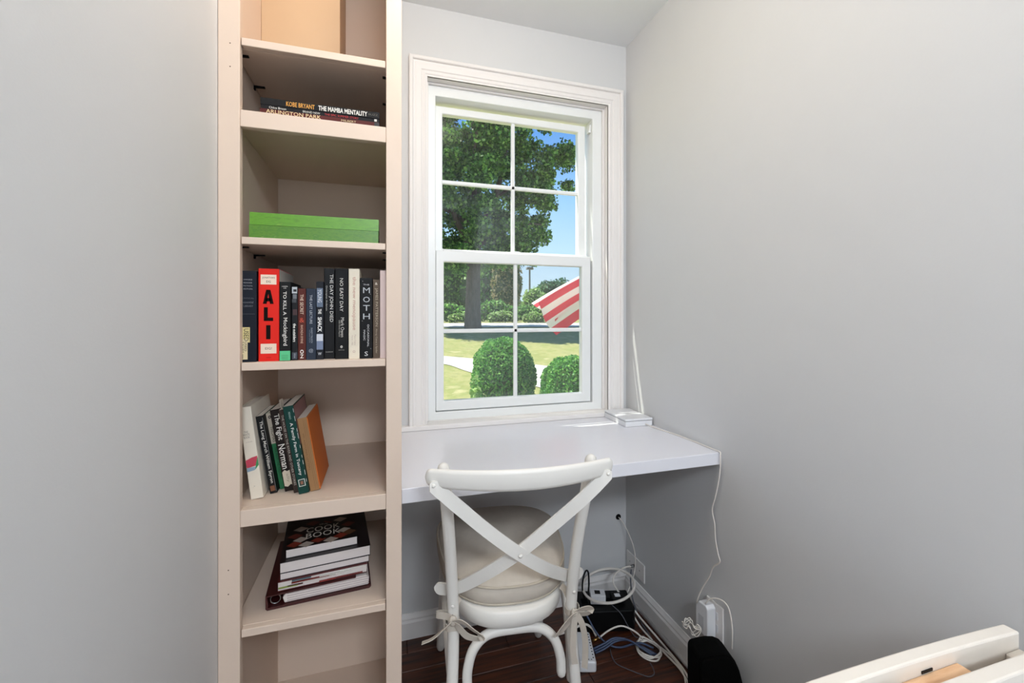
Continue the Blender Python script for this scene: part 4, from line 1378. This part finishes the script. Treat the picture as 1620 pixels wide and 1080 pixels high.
def strip(name, near, far, m, lift=0.012, n=24):
    """paved strip between two curves lying on the ground"""
    A = spline([(x, y_, 0) for x, y_ in near], n)
    B = spline([(x, y_, 0) for x, y_ in far], n)
    V, F = [], []
    for p, q in zip(A, B):
        for j in range(7):
            r = p.lerp(q, j/6)
            V.append((r.x, r.y, gz(r.y)+lift))
    for i in range(len(A)-1):
        for j in range(6):
            F.append((i*7+j, i*7+j+1, (i+1)*7+j+1, (i+1)*7+j))
    return struct(mesh(name, V, F, m))


strip('path', [(-3.0, 11.2), (0.1, 9.35), (1.14, 8.65), (1.58, 7.72), (2.48, 6.38), (2.75, 5.30), (2.9, 3.5)], [(-3.0, 12.4), (0.1, 10.3), (1.26, 9.51), (2.2, 8.85), (3.23, 8.03), (3.75, 7.2), (4.3, 4.5)], M_CONCRETE)
strip('street', [(-30, 16.0), (2, 15.35), (8, 14.95), (30, 13.5)], [(-30, 19.5), (2, 18.6), (8, 17.9), (30, 16)], M_CONCRETE, 0.02)


LEAFM = {}


def leafmats(key, cols, transl=0.35, rough=0.5):
    if key not in LEAFM:
        LEAFM[key] = [mat('leaf_%s_%d' % (key, i), c, rough, var=0.15, scale=0.8, transl=transl) for i, c in enumerate(cols)]
    return LEAFM[key]


def leaves(name, P, size, mats, parent, flat=0.0, aspect=1.7):
    """many leaf quads at points P, random facing (flat>0 biases them to face up)"""
    P = np.asarray(P, float)
    n = len(P)
    nn = RNG.normal(size=(n, 3))
    nn[:, 2] += flat
    nn /= np.linalg.norm(nn, axis=1)[:, None]
    t = np.cross(nn, RNG.normal(size=(n, 3)))
    t /= np.linalg.norm(t, axis=1)[:, None]
    b = np.cross(nn, t)
    s = size*(0.6+0.8*RNG.random(n))[:, None]
    L = s*0.5*aspect**0.5
    Wd = s*0.5/aspect**0.5
    bend = nn*s*0.12
    v = np.stack([P-t*L, P+b*Wd+bend, P+t*L, P-b*Wd+bend], 1).reshape(-1, 3)
    me = bpy.data.meshes.new(name)
    me.vertices.add(4*n)
    me.vertices.foreach_set('co', v.ravel())
    me.loops.add(4*n)
    me.loops.foreach_set('vertex_index', np.arange(4*n, dtype=np.int32))
    me.polygons.add(n)
    me.polygons.foreach_set('loop_start', np.arange(0, 4*n, 4, dtype=np.int32))
    me.polygons.foreach_set('loop_total', np.full(n, 4, dtype=np.int32))
    for m in mats:
        me.materials.append(m)
    me.polygons.foreach_set('material_index', RNG.integers(0, len(mats), n).astype(np.int32))
    me.update(calc_edges=True)
    me.validate()
    o = link(name, me, parent)
    o['kind'] = 'stuff'
    return o


def ball_pts(c, r, n, shell=0.35):
    d_ = RNG.normal(size=(n, 3))
    d_ /= np.linalg.norm(d_, axis=1)[:, None]
    rad = (1-shell*RNG.random(n)**1.0)[:, None]
    return np.asarray(c)+d_*rad*np.asarray(r)


def core(name, c, r, m, parent, rough=0.12, pw=1.0):
    """lumpy inner mass of twigs behind the leaves"""
    V, F = [], []
    A, B = 10, 16
    for i in range(A+1):
        th = PI*i/A
        for k in range(B):
            ph = 2*PI*k/B
            d_ = Vector((math.sin(th)*math.cos(ph), math.sin(th)*math.sin(ph), math.cos(th)))
            q = 1+rough*noise.noise(d_*3+Vector(c))
            V.append((c[0]+d_.x*r[0]*q, c[1]+d_.y*r[1]*q, c[2]+d_.z*r[2]*q))
    for i in range(A):
        for k in range(B):
            F.append((i*B+k, i*B+(k+1) % B, (i+1)*B+(k+1) % B, (i+1)*B+k))
    return mesh(name, V, F, m, parent, True)


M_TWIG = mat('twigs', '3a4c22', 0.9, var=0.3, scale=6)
BOX = leafmats('box', ('4f9436', '70b34a', '3a7a2a', '93c862'), 0.35)


def boxwood(x, y_, w_, h, n, label):
    z0 = gz(y_)
    t = thing('boxwood_shrub', label, 'shrub', (x, y_, z0), (0, 0, 0), 'clipped boxwoods outside the window')
    # superellipsoid, wider low down
    d_ = RNG.normal(size=(n, 3))
    d_ /= np.linalg.norm(d_, axis=1)[:, None]
    e = (np.abs(d_)**2.6).sum(1)**(-1/2.6)
    lump = 1+0.03*np.sin(d_[:, 0]*9+d_[:, 2]*7)+0.03*np.sin(d_[:, 1]*11)
    P = d_*(e*lump*(1-0.10*RNG.random(n)))[:, None]*np.array([w_/2, w_/2, h*0.54])
    zz_ = P[:, 2]/(h*0.54)
    P[:, :2] *= (1-0.10*np.clip(zz_, -1, 1))[:, None]
    P[:, 2] += h*0.47
    P = P[P[:, 2] > 0.01]
    leaves('foliage', P, 0.030, BOX, t, 0.2)
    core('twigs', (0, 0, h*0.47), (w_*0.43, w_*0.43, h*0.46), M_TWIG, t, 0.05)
    rod('stem', [(0, 0, -0.02), (0.01, 0, h*0.2)], 0.03, M_BARK, t, 8, 2)
    return t


boxwood(1.617, 5.78, 0.86, 0.90, 15000, 'large clipped boxwood seen through the middle of the lower sash')
boxwood(2.38, 5.14, 0.80, 0.74, 12000, 'smaller clipped boxwood at the right of the lower sash')

# big shade tree
TREE = leafmats('tree', ('4f8030', '78ac48', '35601f', 'a2cc68', '3f6a24'), 0.5)
tx, ty = 3.02, 14.76
tr = thing('shade_tree', 'large leafy shade tree with dark trunk beyond the lawn', 'tree', (tx, ty, gz(ty)))
rod('trunk', [(0.0, 0, -0.05), (0.0, 0, 0.6), (0.02, 0, 1.8), (0.08, 0, 3.2), (0.15, 0.05, 5.0), (0.10, 0.1, 7.2), (0.15, 0.1, 9.0)], 0.315, M_BARK, tr, 18, 6, 0.10)
branches = [([(0.05, 0, 2.7), (-0.6, -0.1, 3.8), (-1.1, -0.3, 5.2), (-1.5, -0.4, 7.0)], 0.13), ([(0.1, 0, 3.3), (0.75, -0.1, 4.6), (1.1, -0.2, 6.0), (1.3, -0.3, 7.6)], 0.13),
            ([(0.1, 0, 2.9), (1.2, -0.3, 3.5), (1.9, -0.5, 3.7), (2.3, -0.6, 3.7)], 0.08), ([(0.1, 0.1, 3.6), (-1.4, 0.2, 4.4), (-3.0, 0.3, 4.8)], 0.09),
            ([(0.12, 0, 4.2), (1.2, 0.4, 5.0), (2.2, 0.6, 5.7), (2.6, 0.6, 5.9)], 0.08), ([(0.1, 0, 4.6), (-0.2, -1.2, 5.6), (-0.3, -2.4, 6.2)], 0.08), ([(0.1, 0, 4.0), (0.3, 1.4, 5.0), (0.4, 2.8, 5.6)], 0.08)]
for pts, r in branches:
    rod('branch', pts, r, M_BARK, tr, 10, 6, r*0.3)
random.seed(21)
P = []
for i in range(330):
    while True:
        a, b_, c_ = random.uniform(-1, 1), random.uniform(-1, 1), random.uniform(-1, 1)
        if a*a+b_*b_+c_*c_ < 1:
            break
    cxx, cyy, czz = a*3.9, b_*2.5, 6.0+c_*3.9
    if czz < 1.95 or (cxx > 2.0 and czz < 2.9 and random.random() < 0.8):
        continue
    r = random.uniform(0.30, 0.62)
    P.append(ball_pts((cxx, cyy, czz), (r, r, r*0.7), int(330*r/0.5), 0.75))
# sprays that hang below the crown on the right
for i in range(26):
    cxx, czz = random.uniform(-2.5, 2.6), random.uniform(1.95, 2.9)
    P.append(ball_pts((cxx, random.uniform(-1.5, 1.0), czz), (0.35, 0.35, 0.28), 140, 0.9))
P = np.concatenate(P)
leaves('foliage', P, 0.105, TREE, tr, 0.3, 1.2)

# hedge, shrubs and far trees
HG = leafmats('hedge', ('6a9c48', '84b85a', '4c7c34', 'a6cc76'), 0.6)
LG = leafmats('light', ('8fb65a', 'a9c878', '6f9a40', 'c9d8a0'), 0.4)
DG = leafmats('dark', ('35603c', '4a784e', '2a5032', '64906a'), 0.4)
BRN = leafmats('tan', ('9a925c', 'b3a272', '76834a', 'bfb28c'), 0.5)


def shrub(name, label, cat, x, y_, blobs, n, size, mats, group=None, trunk=None):
    t = thing(name, label, cat, (x, y_, gz(y_)), (0, 0, 0), group)
    tot = sum(b_[1][0]*b_[1][2] for b_ in blobs)
    P = [ball_pts(c, r, int(n*r[0]*r[2]/tot), 0.45) for c, r in blobs]
    P = np.concatenate(P)
    P = P[P[:, 2] > 0.0]
    leaves('foliage', P, size, mats, t, 0.3, 1.4)
    for c, r in blobs:
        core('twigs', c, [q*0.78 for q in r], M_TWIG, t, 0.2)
    if trunk:
        rod('trunk', [(0, 0, -0.05), (0.02, 0, trunk[0]*0.5), (0, 0, trunk[0])], trunk[1], M_BARK, t, 10, 3, trunk[1]*0.5)
    return t


def dpt(u, depth):
    """world x,y at a given distance along a sight direction u (tangent units)"""
    s_, c_ = math.sin(YAW), math.cos(YAW)
    return c_*u*depth+s_*depth, -s_*u*depth+c_*depth


def hedge_at(u, depth, w_, h, mats, name, label, cat, n=2600, size=0.12, group=None, z_extra=0.0, trunk=None):
    x, y_ = dpt(u, depth)
    random.seed(int(u*1000)+int(depth*10)+5000)
    bl = []
    k = max(3, int(w_*2/h)+2)
    for i in range(k):
        f_ = (i+0.5)/k-0.5
        hh = h*(0.9+0.2*random.random())*(1-0.25*abs(f_*2)**2)
        bl.append(((f_*w_*0.8, 0.1*random.uniform(-1, 1), z_extra+hh*0.52), (w_/k*0.95, w_/k*0.8+0.2, hh*0.5)))
    return shrub(name, label, cat, x, y_, bl, n, size, mats, group, trunk)


hedge_at(-0.150, 21.5, 2.0, 0.95, HG, 'hedge_shrub', 'dark green hedge shrub at the far left across the street', 'shrub')
hedge_at(-0.035, 22.0, 2.2, 1.10, HG, 'hedge_shrub', 'dark green hedge shrub just right of the big trunk', 'shrub')
hedge_at(0.030, 24.2, 2.0, 0.90, HG, 'hedge_shrub', 'dark green hedge shrub behind the vertical window bar', 'shrub')
hedge_at(0.088, 21.5, 1.5, 1.15, HG, 'hedge_shrub', 'dark rounded shrub left of the flag', 'shrub')
hedge_at(-0.115, 20.0, 1.6, 0.45, LG, 'flower_shrub', 'pale flowering shrub left of the big trunk', 'shrub', 1400, 0.09)
hedge_at(-0.020, 20.0, 1.7, 0.55, LG, 'flower_shrub', 'pale flowering shrub right of the big trunk', 'shrub', 1400, 0.09)
hedge_at(0.052, 20.4, 1.2, 0.50, LG, 'flower_shrub', 'pale flowering shrub below the dark rounded shrub', 'shrub', 1400, 0.09)
hedge_at(0.055, 27.0, 1.5, 2.0, LG, 'young_tree', 'bright young tree beside the tall lamp pole', 'tree', 2200, 0.13)
hedge_at(-0.155, 30.0, 4.6, 4.8, leafmats('mid', ('8db25a', 'a6c872', '6f9a44', 'bdd690'), 0.6), 'background_tree', 'sunny green tree left of the big trunk in the distance', 'tree', 5200, 0.20, 'distant trees across the street', 0.3, (1.5, 0.14))
hedge_at(-0.055, 34.0, 3.6, 5.2, HG, 'background_tree', 'mid green tree right of the big trunk in the distance', 'tree', 4600, 0.20, 'distant trees across the street', 0.3, (1.5, 0.14))
hedge_at(-0.012, 31.0, 2.0, 4.9, BRN, 'background_tree', 'brownish conifer left of the vertical window bar in the distance', 'tree', 3600, 0.18, 'distant trees across the street', 0.2, (1.5, 0.12))
hedge_at(0.100, 62.0, 5.0, 5.6, DG, 'background_tree', 'blue-green pine far away above the flag tip', 'tree', 4200, 0.32, 'distant trees across the street', 0.2, (2, 0.2))
hedge_at(0.135, 66.0, 4.0, 4.6, DG, 'background_tree', 'low dark pine far away behind the flag', 'tree', 3400, 0.32, 'distant trees across the street', 0.2, (2, 0.2))
hedge_at(0.020, 70.0, 9.0, 2.6, HG, 'background_tree', 'low green tree line at the foot of the lamp pole', 'tree', 4200, 0.34, 'distant trees across the street')
hedge_at(0.150, 40.0, 6.0, 2.0, HG, 'background_tree', 'low green thicket behind the right half of the flag', 'tree', 3600, 0.22, 'distant trees across the street')
hedge_at(0.290, 30.0, 6.0, 3.4, HG, 'background_tree', 'green tree at the far right across the street', 'tree', 4200, 0.22, 'distant trees across the street')
hedge_at(-0.34, 27.0, 5.0, 4.5, HG, 'background_tree', 'green tree at the far left across the street', 'tree', 5000, 0.22, 'distant trees across the street')
# weeds by the house at the lower left of the window
for i, (wx, wy, hh) in enumerate(((1.04, 5.1, 0.36), (0.74, 4.6, 0.30), (1.16, 5.4, 0.44))):
    t = thing('leafy_weed', ('leafy weed stem left of the large boxwood', 'leafy weed at the lower left corner of the lower sash', 'tall leafy weed beside the large boxwood')[i], 'plant', (wx, wy, gz(wy)), (0, 0, i))
    rod('stem', [(0, 0, -0.01), (0.01, 0.01, hh*0.5), (0.03, 0, hh)], 0.004, BOX[0], t, 6, 3, 0.002)
    Pw = np.array([(0.03*math.sin(k*2.4)+0.03*k/14, 0.03*math.cos(k*2.4), 0.06+hh*0.95*k/14) for k in range(15)])
    leaves('leaf_cluster', np.repeat(Pw, 3, 0)+RNG.normal(size=(45, 3))*0.018, 0.055, leafmats('mid', ()), t, 0.4, 1.9)

# lamp pole in the distance
lx, ly = 13.17, 37.8
lp = thing('lamp_pole', 'slender tall grey street lamp pole far beyond the lawn', 'lamp', (lx, ly, gz(ly)))
rod('pole', [(0, 0, 0), (0, 0, 2.4), (0, 0, 4.6)], 0.11, mat('pole_grey', '7d7670', 0.6), lp, 10, 3, 0.08)
prism('lamp_head', [(-0.34, 4.55), (0.34, 4.55), (0.28, 4.78), (-0.28, 4.78)], -0.2, 0.2, mat('pole_grey', '7d7670', 0.6), lp, 'y', 0.03)

# flag on a slanted pole fixed to the house
fl = thing('flag', 'red and white striped flag hanging outside the lower sash', 'flag', (3.05, 1.905, 1.95))
FLO = Vector(fl.location)
pole_a = Vector((3.05, 1.915, 1.95))
pole_dir = Vector((-0.02, 0.74, 0.67)).normalized()
pole_b = pole_a+pole_dir*1.9
o = rod('flagpole', [pole_a-FLO, (pole_a+pole_b)/2-FLO, pole_b-FLO], 0.012, mat('pole_white', 'd9d9d6', 0.4), fl, 10, 3)
o = tube('bracket', [pole_a-FLO-pole_dir*0.01+Vector((0, 0.0, -0.01)), pole_a-FLO+pole_dir*0.08], 0.02, M_METAL, fl, 10, 1, False, False)
NS, NT = 60, 52
Bc = Vector((1.2175, 2.90, 1.095))       # fly corner that hangs lowest
Ac = Vector((1.0543, 2.90, 1.3356))      # fold at the fly edge
fly = []
for j in range(NT+1):
    t = j/NT                              # 0 bottom stripe .. 1 top stripe
    q = t*0.9
    Lf = (Ac-Bc).length+0.06
    if q < Lf:
        e = (Ac-Bc)*(q/Lf)
        fly.append(Bc+e+Vector((0, 0.05*math.sin(q/Lf*PI*1.5), 0)))
    else:
        r = q-Lf
        fly.append(Ac+Vector((0.18*r+0.22*math.sin(r*4)*0.4, 0.10+0.06*math.sin(r*9), -0.26*r)))
hoist0 = pole_b-pole_dir*1.02
V, F, idx = [], [], []
RED = mat('flag_red', 'e0485c', 0.7, var=0.05, transl=0.45)
WHT = mat('flag_white', 'f2eef0', 0.7, var=0.03, transl=0.45)
BLU = mat('flag_blue', '2a3566', 0.7, var=0.05, transl=0.45)
for i in range(NS+1):
    s_ = i/NS                            # 0 at the fly, 1 at the hoist
    k = s_*s_*(3-2*s_)
    for j in range(NT+1):
        t = j/NT
        h = hoist0+pole_dir*(t*0.9)
        p = fly[j].lerp(h, s_)
        wv = math.sin(s_*PI)*(1-0.3*t)
        p = p+Vector((0.0, 0.055*math.sin(s_*11+t*5)*wv, 0.030*math.sin(s_*8+1+t*3)*wv-0.10*math.sin(s_*PI)*1.0))
        V.append(p-FLO)
for i in range(NS):
    for j in range(NT):
        a = i*(NT+1)+j
        F.append((a, a+1, a+NT+2, a+NT+1))
        st = int(j/NT*13)
        if j/NT >= 6/13 and i/NS > 0.6:
            idx.append(2)
        else:
            idx.append(0 if st % 2 == 0 else 1)
mesh('flag_cloth', V, F, [RED, WHT, BLU], fl, True, idx)
SV, SF = [], []
for r in range(9):
    for c in range(6 if r % 2 == 0 else 5):
        s_ = 0.63+(c+(0.25 if r % 2 == 0 else 0.75))*0.055
        t = 6/13+(r+0.7)/9.6*(7/13)
        i, j = min(int(s_*NS), NS-1), min(int(t*NT), NT-1)
        p0 = V[i*(NT+1)+j]
        ux = (V[(i+1)*(NT+1)+j]-p0).normalized()
        uy = (V[i*(NT+1)+j+1]-p0).normalized()
        nn = ux.cross(uy).normalized()
        for sg in (-1, 1):
            b0 = len(SV)
            for k in range(10):
                rr = 0.020 if k % 2 == 0 else 0.008
                a = PI/2+k*PI/5
                SV.append(p0+ux*rr*math.cos(a)+uy*rr*math.sin(a)+nn*0.003*sg)
            SF.append(tuple(range(b0, b0+10)))
mesh('stars', SV, SF, WHT, fl)

flush_texts()
